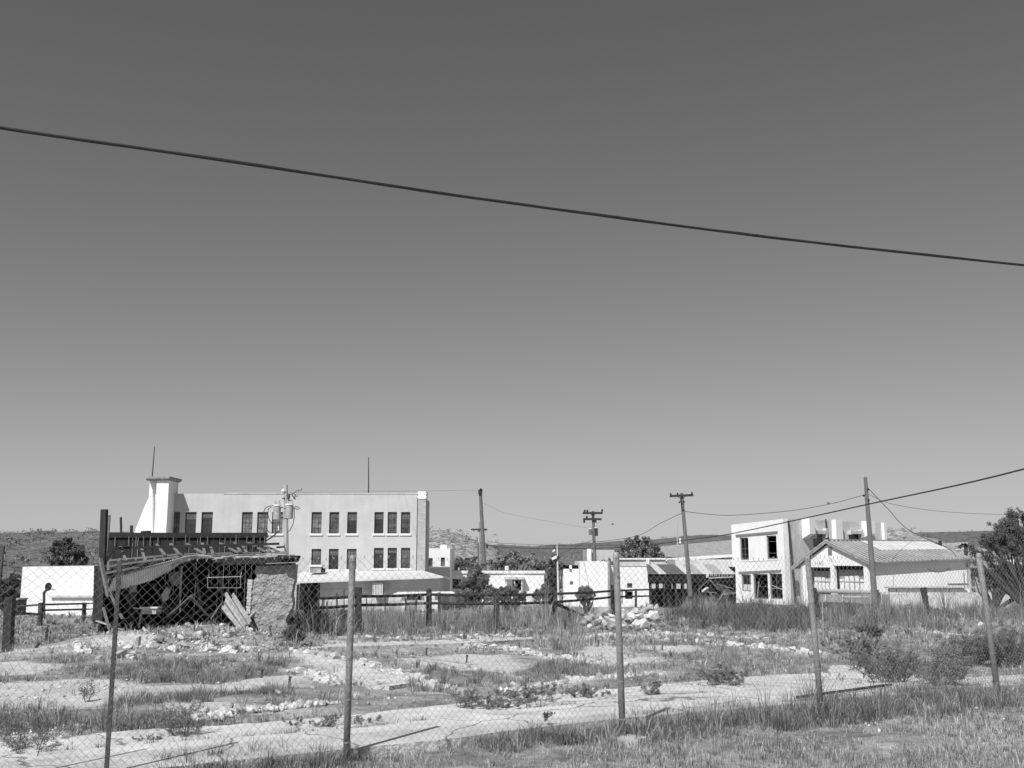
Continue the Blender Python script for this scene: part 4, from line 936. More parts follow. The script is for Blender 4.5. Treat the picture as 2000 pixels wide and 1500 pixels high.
tag(MB().tube([P(1609,1275,30), P(1607,1210,30), P(1606,1176,30)], .012, 5).build('reed', M_lwood), 'thin pale bare reed beside the fourth fence post', 'reed')
# white canopy
t = thing('white_shelter', 'low white canopy on white posts in front of the porch', 'shelter', P(830,1205,70))
Yc = 70.0; mb = MB(); mb.hexa([v-Vector((0,0,.1)) for v in [P(768,1160,Yc), P(888,1158,Yc), P(884,1155,Yc+4), P(778,1156,Yc+4)]]+[P(768,1160,Yc), P(888,1158,Yc), P(884,1155,Yc+4), P(778,1156,Yc+4)]); mb.build('canopy', M_white, t)
for a_, b_, y1 in ((786,793,1208),(826,828.5,1185),(850,856,1205)): MB().box(X_(a_,Yc+.3), X_(b_,Yc+.3), Yc+.3, Yc+.6, P(800,y1,Yc).z-.3, P(800,1160,Yc).z-.1).build('post', M_trim, t)
MB().box(X_(796,Yc+3), X_(824,Yc+3), Yc+3, Yc+3.5, P(800,1172,Yc+3).z, P(800,1164,Yc+3).z).build('beam', M_dark, t)
tag(MB().box(X_(843,Yc+5), X_(858,Yc+5), Yc+5, Yc+6, ground(0,75)-.1, P(850,1158,Yc+5).z).build('white_tank', M_trim), 'white box like tank behind the shelter and third rail post', 'tank')

# ------------------------------------------------------------------ utility poles and wires
def pole(name, label, top, bot, Yp, r0, r1, m):
    t = thing(name, label, 'utility pole', P(bot[0], bot[1], Yp)); a_ = P(*top, Yp); b_ = P(*bot, Yp)
    MB().tube([b_, b_.lerp(a_,.5), a_], [r1, (r0+r1)/2, r0], 10).build('shaft', m, t); return t
def insul(mb, p, r=.06, h=.16): mb.tube([p, p+Vector((0,0,h*.5)), p+Vector((0,0,h))], [r*.5, r, r*.6], 6)
def transformer(t, c, r, h, m):
    b = MB().tube([c-Vector((0,0,h/2)), c-Vector((0,0,h*.46)), c+Vector((0,0,h*.42)), c+Vector((0,0,h/2))], [r*.85, r, r, r*.7], 16).build('transformer', m, t)
    MB().tube([c+Vector((0,0,h/2+.003)), c+Vector((0,0,h/2+.06))], [r*1.08, r*1.0], 16).build('lid', M_trim, b)
    mb = MB()
    for dx in (-r*.5, r*.5): mb.tube([c+Vector((dx,0,h/2+.06)), c+Vector((dx,0,h/2+.3))], [.05,.03], 6)
    mb.build('bushing', M_metal, b); return b
# A: pale pole with two transformers
Ya = 52.0
t = pole('transformer_pole', 'pale pole with two big transformers and hanging loops before the large building', (558,947), (560,1225), Ya, .10, .15, M_polel)
transformer(t, P(541,1002,Ya-.3), 7.2*Ya/F, 27*Ya/F, M_metal); transformer(t, P(565,1000,Ya-.45), 7.6*Ya/F, 26*Ya/F, M_metal)
mb = MB(); mb.beam(P(540,992,Ya-.1), P(565,991,Ya-.1), .06, .06); mb.beam(P(542,1011,Ya-.1), P(564,1011,Ya-.1), .07, .07); mb.build('bracket', M_metal, t)
mb = MB(); mb.tube([P(556,957,Ya-.1), P(551,962,Ya-.1)], [.09,.05], 8); mb.tube([P(555,956,Ya-.1), P(550,960,Ya-.15)], [.05,.05], 8); mb.build('cutout_switch', M_trim, t)
mb = MB(); mb.tube([P(a_,b_,Ya-.1) for a_,b_ in [(562,964),(568,965),(575,963),(580,958),(588,958),(590,953)]], .018, 5)
for (a_,b_,c_,d_) in [(563,966,563,976),(566,965,564,977),(570,966,575,975),(577,966,574,974),(563,978,570,977),(575,974,578,975),(551,974,556,972),(579,970,581,968)]: mb.tube([P(a_,b_,Ya-.12), P((a_+c_)/2+.6,(b_+d_)/2,Ya-.12), P(c_,d_,Ya-.12)], .03, 6)
mb.build('insulator_bracket', M_rust, t)
for L_ in ([(515,1000),(518,993),(524,989),(532,988),(545,986)],[(532,1024),(526,1016),(523,1004),(524,994),(530,990)],[(575,990),(582,990),(586,993),(582,995),(574,993)],[(574,990),(575,1010),(572,1025),(566,1036),(560,1040)],[(530,1042),(524,1038),(520,1032)]): MB().tube([P(a_,b_,Ya-.4) for a_,b_ in L_], .02, 5).build('cable_loop', M_blk, t)
mb = MB(); mb.tube([P(544,1025,Ya-.2), P(544,1038,Ya-.2)], .035, 6); mb.build('conduit', M_trim, t)
tag(MB().tube([P(519,1057,Ya-4), P(530,1050,Ya-2), P(538,1043,Ya-1), P(544,1037,Ya-.2)], .035, 6).build('service_cable', M_blk), 'thick black cable drooping from the transformer pole to the shed parapet', 'cable')
# B: leaning dark pole
Yb = 110.0
t = pole('utility_pole', 'tall dark leaning pole without arms behind the round shrub', (938,958), (948,1150), Yb, .17, .26, M_pole)
mb = MB(); mb.beam(P(934,961,Yb-.2), P(942,961,Yb-.2), .2, .45); mb.beam(P(938,958,Yb-.2), P(941,955,Yb-.2), .2, .3); mb.build('cutout_switch', M_postw, t)
mb = MB(); mb.tube([P(950,1067,Yb-.5), P(953,1067,Yb-.5)], .22, 8); mb.build('street_lamp', M_dark, t)
t = pole('utility_pole', 'thin pale pole with one crossarm just left of the leaning pole', (935,1020), (937,1130), 140, .12, .2, M_polel)
mb = MB(); mb.beam(P(920,1034,139.8), P(951,1034,139.8), .18, .2); mb.build('crossarm', M_postw, t)
t = pole('utility_pole', 'shorter thin dark stub pole left of the leaning pole', (934,1060), (935,1130), 130, .1, .13, M_pole)
# C: double crossarm with transformers
Yc_ = 108.0
t = pole('utility_pole', 'pole with two crossarms and two small transformers', (1158,998), (1165,1176), Yc_, .14, .2, M_pole)
for (a_,b_,y0) in ((1138,1177,1002),(1139,1175,1014)): MB().beam(P(a_,y0,Yc_-.2), P(b_,y0,Yc_-.2), .2, .22).build('crossarm', M_postw, t)
mb = MB()
for px,py in ((1142,1001),(1147,1001),(1176,1000),(1146,1013)): insul(mb, P(px,py,Yc_-.2), .11, .3)
mb.tube([P(1141,1016,Yc_-.3), P(1141,1021,Yc_-.3)], .1, 6); mb.tube([P(1163,1016,Yc_-.3), P(1163.5,1021,Yc_-.3)], .1, 6); mb.build('insulator', M_postw, t)
mb = MB(); mb.beam(P(1154,1004,Yc_-.25), P(1158,1009,Yc_-.25), .05); mb.beam(P(1163,1004,Yc_-.25), P(1159,1009,Yc_-.25), .05); mb.build('brace', M_postw, t)
transformer(t, P(1153,1039,Yc_-.4), 3.2*Yc_/F, 11*Yc_/F, M_pole); transformer(t, P(1164.5,1039,Yc_-.5), 3.2*Yc_/F, 15*Yc_/F, M_postw)
# D: leaning pole with crossarm
Yd = 84.0
t = pole('utility_pole', 'tall leaning pole with one crossarm in front of the market shed', (1331,963), (1349,1165), Yd, .13, .19, M_pole)
mb = MB(); mb.beam(P(1308,969,Yd-.2), P(1354,967,Yd-.2), .15, .18); mb.build('crossarm', M_postw, t)
mb = MB()
for px,py in ((1310,968),(1323.5,967.5),(1351.5,966)): insul(mb, P(px,py,Yd-.2), .08, .22)
for px,py in ((1327,981),(1336,980),(1330,978),(1332,991)): mb.tube([P(px-1.5,py,Yd-.3), P(px+1.5,py,Yd-.3)], .08, 6)
mb.build('insulator', M_postw, t)
mb = MB(); mb.beam(P(1324,970,Yd-.25), P(1330,975,Yd-.25), .05); mb.beam(P(1339,969,Yd-.25), P(1333,975,Yd-.25), .05); mb.build('brace', M_postw, t)
t = pole('utility_pole', 'thin distant pale pole with a small transformer left of the leaning crossarm pole', (1322,1022), (1324,1080), 170, .08, .14, M_polel)
transformer(t, P(1328.5,1057,169.6), .17, .75, M_trim)
# E: pole in front of the garage
Ye_ = 86.0
t = pole('utility_pole', 'thick bare pole standing in front of the white garage', (1690,932), (1710,1190), Ye_, .15, .27, M_pole)
mb = MB()
for px,py in ((1695.5,956),(1687,968),(1697,977)): mb.tube([P(px-1.2,py,Ye_-.25), P(px+1.2,py,Ye_-.25)], .09, 6)
mb.build('insulator', M_dark, t)
# mast with flood lamps
Ym_ = 88.0
t = thing('floodlight_mast', 'thin white mast with two white flood lamps right of the shrubs', 'mast', P(1090,1175,Ym_))
MB().tube([P(1091,1175,Ym_), P(1090,1140,Ym_), P(1088,1063,Ym_)], [.09,.08,.03], 8).build('pole', M_trim, t)
mb = MB(); mb.beam(P(1078,1092,Ym_-.1), P(1087,1087,Ym_-.1), .3, .22); mb.build('flood_lamp', M_trim, t)
mb = MB(); mb.beam(P(1079,1077,Ym_-.1), P(1084,1074,Ym_-.1), .26, .12); mb.build('flood_lamp', M_trim, t)
MB().beam(P(1084,1090,Ym_), P(1090,1090,Ym_), .12, .3).build('bracket', M_dark, t)
# overhead cables
def cat(L_, n=10):   # smooth curve through pixel/depth points
    a_ = np.array([[p[0],p[1],p[2]] for p in L_], float); s = np.arange(len(a_)); out = []
    # Catmull-Rom in world space
    Wp = [P(*p) for p in a_]; Wp = [Wp[0]*2-Wp[1]] + Wp + [Wp[-1]*2-Wp[-2]]
    for i in range(1, len(Wp)-2):
        for k in range(n):
            f = k/n; p0,p1,p2,p3 = Wp[i-1],Wp[i],Wp[i+1],Wp[i+2]
            out.append(.5*((2*p1)+(p2-p0)*f+(2*p0-5*p1+4*p2-p3)*f*f+(3*p1-p0-3*p2+p3)*f**3))
    return out+[Wp[-2]]
L1 = [(-900,95,7.6),(-400,178,8.3),(0,249,9),(340,299,9.6),(680,350,10.3),(1000,397,11),(1500,463,12),(2000,518,13),(2500,566,14),(3000,606,15)]
c1 = cat(L1, 24); t = thing('overhead_cable', 'thick black lashed cable sweeping across the whole sky', 'cable', c1[len(c1)//2])
MB().tube(c1, .0165, 8).build('cable', M_blk, t, smooth=True)
def strand(c, r, pitch, ph, rad):
    pts = []; s = 0
    for i in range(len(c)-1):
        a_, b_ = c[i], c[i+1]; L_ = (b_-a_).length; n_ = max(2, int(L_/.12))
        for k in range(n_):
            p = a_.lerp(b_, k/n_); ss = s+L_*k/n_; an = ss/pitch*2*math.pi+ph; pts.append(p+Vector((0, math.cos(an)*r, math.sin(an)*r)))
        s += L_
    return MB().tube(pts, rad, 5)
strand(c1, .009, 4.2, 0, .011).build('strand', M_blk, t, smooth=True); strand(c1, .011, 2.9, 2.4, .008).build('strand', M_blk, t, smooth=True)
def wire(L_, r_, l, name='overhead_wire'): return tag(MB().tube(cat(L_, 8), r_, 5).build(name, M_blk), l, 'wire')
wire([(2600,740,26),(2000,916,34),(1690,986,46),(1430,1042,62),(1345,1054,70),(1262,1065,80),(1160,1071,90),(1000,1070,103),(947,1064,109.6)], .03, 'black cable dipping from the right edge to the leaning pole')
wire([(1691,966,85.9),(1618,985,85.5),(1540,998,85),(1440,1006,84.5),(1390,1005,84.2),(1338,999,83.9)], .022, 'thin wire between the crossarm pole and the bare garage pole')
wire([(1334,1001,84),(1290,1022,90),(1246,1046,98),(1180,1057,106),(1160,1057,107.8)], .022, 'thin wire falling left from the crossarm pole past the tree')
wire([(1158,1054,107.8),(1130,1066,98),(1088,1085,88)], .022, 'thin wire from the double crossarm pole down to the lamp mast')
wire([(1696,954,85.9),(1735,995,86.5),(1775,1035,88),(1850,1070,92),(1868,1087,95)], .028, 'guy wire running from the bare pole down over the garage roof')
wire([(1697,966,86),(1745,985,95),(1840,999,110),(1960,1005,125),(2100,1006,140)], .02, 'faint wire running right from the bare pole behind the tree')
wire([(566,962,52),(700,961,70),(820,959,92),(936,957,109.8)], .009, 'faint wire skimming the top of the large building')
wire([(943,982,109.8),(960,990,112),(1000,1005,118),(1158,1033,125)], .009, 'very faint wire leaving the leaning pole to the right')
wire([(953,1058,110),(1000,1062,116),(1150,1066,125),(1320,1060,169)], .02, 'faint low wire above the hills in the centre')
# two birds
def bird(c, s, label):
    t = thing('bird', label, 'bird', c); MB().tube([c+Vector((-.5*s,0,.02*s)), c+Vector((-.15*s,0,0)), c+Vector((.2*s,0,.03*s)), c+Vector((.42*s,0,.1*s)), c+Vector((.52*s,0,.08*s))], [.03*s,.13*s,.12*s,.08*s,.01*s], 7).build('body', M_dark, t, smooth=True)
    for sg in (-1, 1): MB().prism([c+Vector((-.12*s,0,.05*s)), c+Vector((.15*s,0,.05*s)), c+Vector((0,sg*.35*s,.3*s)), c+Vector((-.22*s,sg*.7*s,.2*s))], (0,0,.01)).build('wing', M_dark, t)
bird(P(1197,1024,90), .28, 'small dark bird flying between the two crossarm poles'); bird(P(1618,983,85.5), .28, 'small dark bird sitting on the thin wire')

# ------------------------------------------------------------------ chain link fence
FT = thing('chain_link_fence', 'rusty chain link fence on galvanised posts across the whole foreground', 'fence', (0.5, 9.8, 0))
# posts: base pixel, top pixel, radius px
def on_ground(px, py): return G(px, py)
FP = [((676,1492),(689,1084),6.6),((1217,1442),(1203,1078),6.4),((1606,1404),(1577,1086),5.6),((1951,1361),(1911,1080),5.6)]
bases, topsF = [], []
for b, tp, r_ in FP:
    g = G(*b); tpz = P(tp[0], tp[1], g.y); bases.append(g); topsF.append(tpz); rr = r_*g.y/F*.98
    MB().tube([g-Vector((0,0,.15)), g.lerp(tpz,.5), tpz-Vector((0,0,.03)), tpz], [rr, rr, rr*.98, rr*.7], 14).build('fence_post', M_galv, FT, smooth=True)
    mb = MB()
    for f in (.1,.3,.5,.68,.86,.97): p = g.lerp(tpz, f); d_ = (tpz-g).normalized(); mb.tube([p-d_*.005, p+d_*.005], rr*1.1, 12)
    mb.build('tie_wire', M_wire, FT)
d0 = (bases[0]-bases[1]); bl_ = [bases[0]+d0*k for k in (1,2,3)]; d1 = bases[3]-bases[2]
left = [Vector((p.x,p.y,0)) for p in reversed(bl_)]; right = [Vector((bases[3].x+d1.x*k, bases[3].y+d1.y*k, 0)) for k in (1,2,3)]
for i, p in enumerate(left[:-1]+right):
    MB().tube([p-Vector((0,0,.15)), p+Vector((0,0,1.8))], .028, 10).build('fence_post', M_galv, FT)
# angle steel post at left (seen at both its top and foot), thinner one at the border
g = bases[0]+d0*.683; tp = P(234,1093,g.y)
mb = MB(); mb.beam(Vector((g.x-.01,g.y-.02,-.15)), tp, .035, .012); mb.beam(Vector((g.x-.01,g.y,-.15)), tp+Vector((0,.02,0)), .012, .035); mb.build('steel_post', M_tpost, FT)
g5 = bases[0]+d0*1.0; tp5 = P(6,1066,g5.y); MB().beam(Vector((g5.x,g5.y-.02,-.15)), tp5, .022, .022).build('steel_post', M_tpost, FT)
# woven wire
pth = [left[0],left[1],left[2]]+[Vector((b.x,b.y,0)) for b in bases]+right
cum = [0]
for i in range(len(pth)-1): cum.append(cum[-1]+(pth[i+1]-pth[i]).length)
tot = cum[-1]; pp = .0365; NW = int(tot/pp); NK = 49; hz = .0365
px_ = np.array([p.x for p in pth]); py_ = np.array([p.y for p in pth])
iw, ik = np.meshgrid(np.arange(NW), np.arange(NK), indexing='ij')
sgn = np.where((iw+ik) % 2 == 0, 1.0, -1.0)
S = iw*pp + sgn*pp*.47; Zf = .03+ik*hz + 0.0*S
fz = ik/NK
# slack: posts hold the mesh, spans belly and lean
sp = np.interp(S, cum, np.arange(len(cum))); fr_sp = sp-np.floor(sp); belly = np.sin(math.pi*fr_sp)
S = S + (fbm(S*1.3, Zf*1.3)-.5)*.16 + .10*fz**2*belly + (fbm(S*4+9, Zf*4)-.5)*.03 + .05*np.sin(S*1.1+2*fz)*fz
Zf = Zf - .035*belly*fz**2 + (fbm(S*1.1+50, Zf*1.1)-.5)*.05*fz
Zf = Zf + (fbm(S*3+7, Zf*3+4)-.5)*.045
offs = .035*belly*np.sin(fz*3)*(fbm(S*.9+30, Zf*.9)-.3)*2 + sgn*.004
Sx = np.clip(S, 0, tot-.01); bx = np.interp(Sx, cum, px_); by = np.interp(Sx, cum, py_)
dirx, diry = d1.x, d1.y
seg = np.clip(np.searchsorted(cum, Sx)-1, 0, len(pth)-2); ddx = (px_[1:]-px_[:-1])[seg]; ddy = (py_[1:]-py_[:-1])[seg]; ln = np.hypot(ddx, ddy)
nxn, nyn = ddy/ln, -ddx/ln; bx = bx + nxn*(offs+.04); by = by + nyn*(offs+.04)
# follow lean of the posts
allt = np.array([0,0,0]+[ (topsF[i].x-bases[i].x) for i in range(4)]+[0,0,0])*1.0
bx = bx + np.interp(Sx, cum, allt)*fz
# centre points -> triangular tubes
Cn = np.stack([bx, by, Zf], -1)
r_w = .00165
offs3 = np.array([[0,-1,0],[.87,.5,0],[-.87,.5,0]])*r_w
Vw = (Cn[:,:,None,:]+offs3[None,None]).reshape(-1,3)
idx = (np.arange(NW)[:,None]*NK+np.arange(NK-1)[None,:])*3; idx = idx.ravel()
Fs = []
for j in range(3):
    k = (j+1)%3; Fs.append(np.stack([idx+j, idx+k, idx+3+k, idx+3+j], 1))
bigmesh('wire_mesh', Vw, np.concatenate(Fs), M_wire, parent=FT)
# twisted barbs at the top edge
mb = MB()
for i in range(0, NW):
    p = Vector(Cn[i, NK-1]); s_ = sgn[i, NK-1]; mb.beam(p, p+Vector((-s_*.006*random.uniform(.5,2), 0, random.uniform(.012,.03))), .004)
mb.build('barbs', M_wire, FT)
g = G(1222,1446); mb = MB()
cs = [Vector((g.x+.03+math.cos(a_)*.16*random.uniform(.8,1.2), g.y-.02+math.sin(a_)*.16*random.uniform(.8,1.2), -.05)) for a_ in np.linspace(0,2*math.pi,12)[:-1]]
mb.prism(cs, (0,0,.085)); mb.build('concrete_footing', M_conc2, FT)

# ------------------------------------------------------------------ rocks
def rockmesh(seed, m=M_rock, flat=.75):
    import bmesh
    r_ = random.Random(seed); bm = bmesh.new()
    for k in range(15):
        v = Vector((r_.gauss(0,1), r_.gauss(0,1), r_.gauss(0,1))).normalized()*r_.uniform(.40,.56); v.x *= 1.15; v.z *= flat; bm.verts.new(v)
    res = bmesh.ops.convex_hull(bm, input=bm.verts); bmesh.ops.delete(bm, geom=list({g for g in res['geom_interior'] if isinstance(g, bmesh.types.BMVert)}), context='VERTS')
    bmesh.ops.bevel(bm, geom=list(bm.edges), offset=.035, segments=1, affect='EDGES', clamp_overlap=True)
    me = bpy.data.meshes.new('rock'); bm.to_mesh(me); bm.free(); me.materials.append(m); return me
RM = [rockmesh(s) for s in range(9)]
M_rock2 = mat('grey_limestone', .36, .35, 5, bump=1.2, bscale=8)
RM2 = [rockmesh(40+s, M_rock2 if s % 3 == 2 else M_rock, flat=.9) for s in range(9)]
RM += [rockmesh(70+s, M_rock2) for s in range(3)]
def rock(x, y, z, s, label, group, ms=RM, name='rock'):
    o = bpy.data.objects.new(name, random.choice(ms)); COL.objects.link(o)
    o.location = (x, y, z); o.rotation_euler = (random.uniform(-.5,.5), random.uniform(-.5,.5), random.uniform(0,6.3)); o.scale = (s*random.uniform(.85,1.25), s*random.uniform(.85,1.2), s*random.uniform(.8,1.15))
    return tag(o, label, 'rock', group)
for (cl, hw, n_, sr, lab, grp), (pts, w_) in zip(ROWS, ROWW):
    segl = [(pts[i+1]-pts[i]).length for i in range(len(pts)-1)]; T_ = sum(segl)
    for k in range(n_):
        u = (k+random.random())/n_*T_; i = 0
        while i < len(segl)-1 and u > segl[i]: u -= segl[i]; i += 1
        f = min(u/segl[i], 1); p = pts[i].lerp(pts[i+1], f); y_ = p.y+random.gauss(0, .3)*w_[i]*.6; x_ = p.x+random.gauss(0,.15)
        s_ = random.uniform(*sr)*1.15; rock(x_, y_, ground(x_,y_)+s_*.2, s_, lab, grp)
# the boulder heap
heap = [(1140,1218,20),(1150,1212,22),(1158,1204,20),(1165,1216,24),(1172,1190,14),(1180,1197,40),(1178,1212,26),(1190,1218,30),(1197,1206,24),(1205,1214,26),(1213,1205,24),(1222,1198,26),(1228,1212,26),(1236,1205,28),(1243,1216,26),(1250,1208,34),(1258,1217,26),(1240,1195,20),(1255,1196,22),(1262,1190,18),(1272,1186,16),(1280,1184,18),(1268,1208,20),(1277,1204,34),(1285,1210,20),(1152,1222,14),(1200,1222,16),(1215,1222,16),(1232,1224,18),(1145,1206,12),(1186,1206,18),(1262,1203,16),(1216,1192,14)]
for k, (px, py, d_) in enumerate(heap):
    Yk = 39.5+(1225-py)*.06+random.uniform(-.2,.2); p = P(px, py, Yk); s_ = d_*Yk/F*.88; py += 2
    if k == 5: lab = 'largest squarish white boulder on top of the heap'
    elif k == 23: lab = 'long tilted white block at the right end of the heap'
    else: lab = 'white limestone boulder in the heap behind the middle fence post'
    rock(p.x, p.y, max(p.z, ground(p.x,p.y)), s_, lab, 'boulders of the white heap', RM2, 'boulder')
for (px, py, d_, l) in [(1325,1182,22,'lone white boulder on the dark weeds right of the heap'),(1255,1178,16,'pale flat stone standing behind the heap near the rail'),(1917,1222,13,'lone pale stone left of the rightmost fence post'),(1878,1246,9,'small stone in grass below the garage'),(165,1243,11,'lone white rock on the grassy mound at left'),(110,1262,13,'white rock at the left foot of the mound'),(128,1280,12,'flat white rock below the mound at left'),(695,1493,12,'white stone at the foot of the left galvanised post'),(165,1419,12,'white rock on the bare patch at left'),(1145,1474,9,'small white stone in the grass left of the middle post'),(1812,1380,8,'small round white stone in the dark brush at right'),(610,1345,10,'lone white rock left of the slanting row')]:
    g = G(px, py); s_ = d_*g.y/F; rock(g.x, g.y, ground(g.x,g.y)+s_*.15, s_, l, None)
for k in range(70):
    px, py = random.choice([(random.uniform(270,460), random.uniform(1250,1278)), (random.uniform(380,560), random.uniform(1238,1275)), (random.uniform(150,260), random.uniform(1268,1290))]); g = G(px, py); s_ = random.uniform(.1,.4)**1.15
    rock(g.x, g.y, ground(g.x,g.y)+s_*.2, s_, 'pale rubble chunk spread in front of the ruined shed', 'rubble chunks before the ruined shed')
# gravel: uncountable
base_v = np.array([[0,0,.6],[.5,0,0],[-.25,.45,0],[-.25,-.45,0],[0.1,0.1,-.5]]); base_f = np.array([[0,1,2],[0,2,3],[0,3,1],[4,2,1],[4,3,2],[4,1,3]])
gxs, gys, gss = [], [], []
def gravel_at(x, y, s): gxs.append(x); gys.append(y); gss.append(s)
for (pts, w_), row in zip(ROWW, ROWS):
    for i in range(len(pts)-1):
        for k in range(int((pts[i+1]-pts[i]).length*150)):
            p = pts[i].lerp(pts[i+1], random.random()); gravel_at(p.x+random.gauss(0,.1), p.y+random.gauss(0,.42)*w_[i]*.6, random.uniform(.03,.12))
for k in range(1500): px, py = random.gauss(400,100), random.gauss(1258,11); g = G(px, min(max(py,1228),1290)); gravel_at(g.x, g.y, random.choice([.03,.05,.07,.12])*random.uniform(.7,1.3))
for k in range(900): px, py = random.gauss(230,50), random.gauss(1262,14); g = G(px, min(max(py,1222),1290)); gravel_at(g.x, g.y, random.uniform(.02,.07))
for poly in BARE:
    xs_ = [p.x for p in poly]; ys_ = [p.y for p in poly]
    for k in range(260): x_, y_ = random.uniform(min(xs_),max(xs_)), random.uniform(min(ys_),max(ys_)); gravel_at(x_, y_, random.uniform(.012,.05))
for k in range(4500):
    y_ = 6+28*random.random()**1.0; x_ = random.uniform(-.6,.6)*y_
    if float(fbm(np.array(x_*.9+70), np.array(y_*.9))) > .50 and y_ > 11: gravel_at(x_, y_, random.uniform(.015,.075))
for k in range(3500):
    y_ = random.uniform(5,34); gravel_at(random.uniform(-.6,.6)*y_, y_, random.uniform(.004,.011)*(1+y_/9))
gx_, gy_, gs_ = map(np.array, (gxs, gys, gss)); n_ = len(gx_); okm = ~inpoly(gx_, gy_, walk_poly); gx_, gy_, gs_ = gx_[okm], gy_[okm], gs_[okm]; n_ = len(gx_)
ang = rng.random(n_)*6.3; ca, sa = np.cos(ang)[:,None], np.sin(ang)[:,None]; bv = base_v[None]*(1+rng.normal(size=(n_,5,3))*.25)
Vx = (bv[:,:,0]*ca-bv[:,:,1]*sa)*gs_[:,None]+gx_[:,None]; Vy = (bv[:,:,0]*sa+bv[:,:,1]*ca)*gs_[:,None]+gy_[:,None]; Vz = bv[:,:,2]*.6*gs_[:,None]+tz(gx_,gy_)[:,None]+gs_[:,None]*.15
Vg = np.stack([Vx,Vy,Vz],-1).reshape(-1,3); Fg = (base_f[None]+np.arange(n_)[:,None,None]*5).reshape(-1,3)
tag(bigmesh('gravel', Vg, Fg, M_grav, tone=np.repeat(rng.uniform(.5,1.15,n_)**1.0, 5)), 'small white limestone rubble and gravel scattered over the lot', 'gravel', kind='stuff')

# ------------------------------------------------------------------ grass and weeds (uncountable)
def blades(name, x, y, h, wd, m, tone, lean=.35, z0=None, tuft=14):
    """grass grown in tufts: every blade leans away from the heart of its tuft"""
    n = len(x); z = tz(x, y) if z0 is None else z0
    b = rng.random(n)*2*math.pi
    if tuft > 1 and n > tuft*20:
        c = rng.integers(0, n, n//tuft); q = rng.integers(0, len(c), n)       # hearts of tufts
        pull = rng.random(n) < .72; c0 = c[q]; hm = float(np.mean(h)); r = np.abs(rng.normal(size=n))*hm*.28
        x = np.where(pull, x[c0]+np.cos(b)*r, x); y = np.where(pull, y[c0]+np.sin(b)*r, y); z = np.where(pull, z[c0], z)
        th = np.exp(rng.normal(size=len(c))*.38)[q]; tt = np.exp(rng.normal(size=len(c))*.30)[q]
        h = np.where(pull, h[c0]*th*rng.uniform(.6,1.15,n), h*.6); tone = np.where(pull, tone*tt, tone); wd = np.where(pull, wd[c0], wd)
        l = np.abs(rng.normal(size=n))*lean*1.1
    else: l = rng.normal(size=n)*lean
    a = rng.random(n)*2*math.pi
    dx, dy = np.cos(a)*wd/2, np.sin(a)*wd/2; lx, ly = np.cos(b)*l*h, np.sin(b)*l*h
    p0 = np.stack([x-dx, y-dy, z-.02], 1); p1 = np.stack([x+dx, y+dy, z-.02], 1)
    p2 = np.stack([x+dx*.7+lx*.35, y+dy*.7+ly*.35, z+h*.6], 1); p3 = np.stack([x-dx*.7+lx*.35, y-dy*.7+ly*.35, z+h*.6], 1)
    p4 = np.stack([x+lx, y+ly, z+h*(1-.25*np.minimum(l,1.2))], 1)
    V = np.stack([p0,p1,p2,p3,p4], 1).reshape(-1,3); I = np.arange(n)[:,None]*5
    Fq = np.concatenate([I+np.array([0,1,2]), I+np.array([0,2,3]), I+np.array([3,2,4])], 0)
    return bigmesh(name, V, Fq, m, tone=np.repeat(np.clip(tone,.2,2.4), 5))
def sample(n, r0, r1, p0=-700, p1=2700):
    """uniform density as it thins with distance: rows of the view, wider than the view itself"""
    px = rng.uniform(p0, p1, n); r = rng.uniform(r0, r1, n)
    yy = np.linspace(3.5, 100, 4000); rows = F*(EYE-np.interp(yy, TY, TZ))/yy
    y = np.interp(-r, -rows, yy); return (px-CX)/F*y*1.0, y
bare_polys = [[(p.x,p.y) for p in poly] for poly in BARE]
front_edge = np.array(sorted([(p.x, p.y) for p in fr]))
def cover(x, y):
    c = np.clip((fbm(x*.8+3, y*.8+8, 5)-.42)*6, 0, 1)                      # clumpy on the lot
    c = np.maximum(c, .10)
    for poly in bare_polys: c = np.where(inpoly(x, y, poly), .02, c)
    rdn = rowdist(x, y); c = np.where(rdn < 1.3, .06, c); c = np.where(inpoly(x, y, walk_poly), 0, c)
    yf = np.interp(x, front_edge[:,0], front_edge[:,1]); fg = y < yf-.02
    c = np.where(fg, .75+.25*np.clip((fbm(x*1.2, y*1.2)-.42)*6, 0, 1), c)
    return c, fg, yf
# lot and foreground
x, y = sample(620000, 95, 540); c, fg, yf = cover(x, y); k = rng.random(len(x)) < c; x, y, fg, yf = x[k], y[k], fg[k], yf[k]
cl = fbm(x*1.5+20, y*1.5); hh = rng.uniform(.015,.06,len(x))*(1+y/14)*(0.3+1.5*cl)
# taller growth along the foot of the fence
fence_y = np.interp(x, [p.x for p in pth], [p.y for p in pth]); nearf = np.exp(-((y-fence_y-.1)/.38)**2)
rightg = np.clip((x+.5)/2.5, 0, 1.4)
hh = np.where(fg, rng.uniform(.02,.07,len(x))*(.5+1.2*cl) + nearf*rng.uniform(.03,.17,len(x))*(.35+rightg)*1.1, hh)
dry = fbm(x*.8+40, y*.8+9); tone = np.clip(.1+1.7*dry+rng.normal(size=len(x))*.3, .25, 1.9)
tone = np.where(fg & (nearf < .3), tone*1.2, tone); tone = np.where(fg & (nearf >= .3), tone*.72, tone)
wd = np.maximum(.0035, y*.00042)*rng.uniform(.6,1.5,len(x))
tag(blades('grass', x, y, hh, wd, M_grass, tone, lean=.7), 'short dry grass over the roadside and the rubble lot', 'grass', kind='stuff')
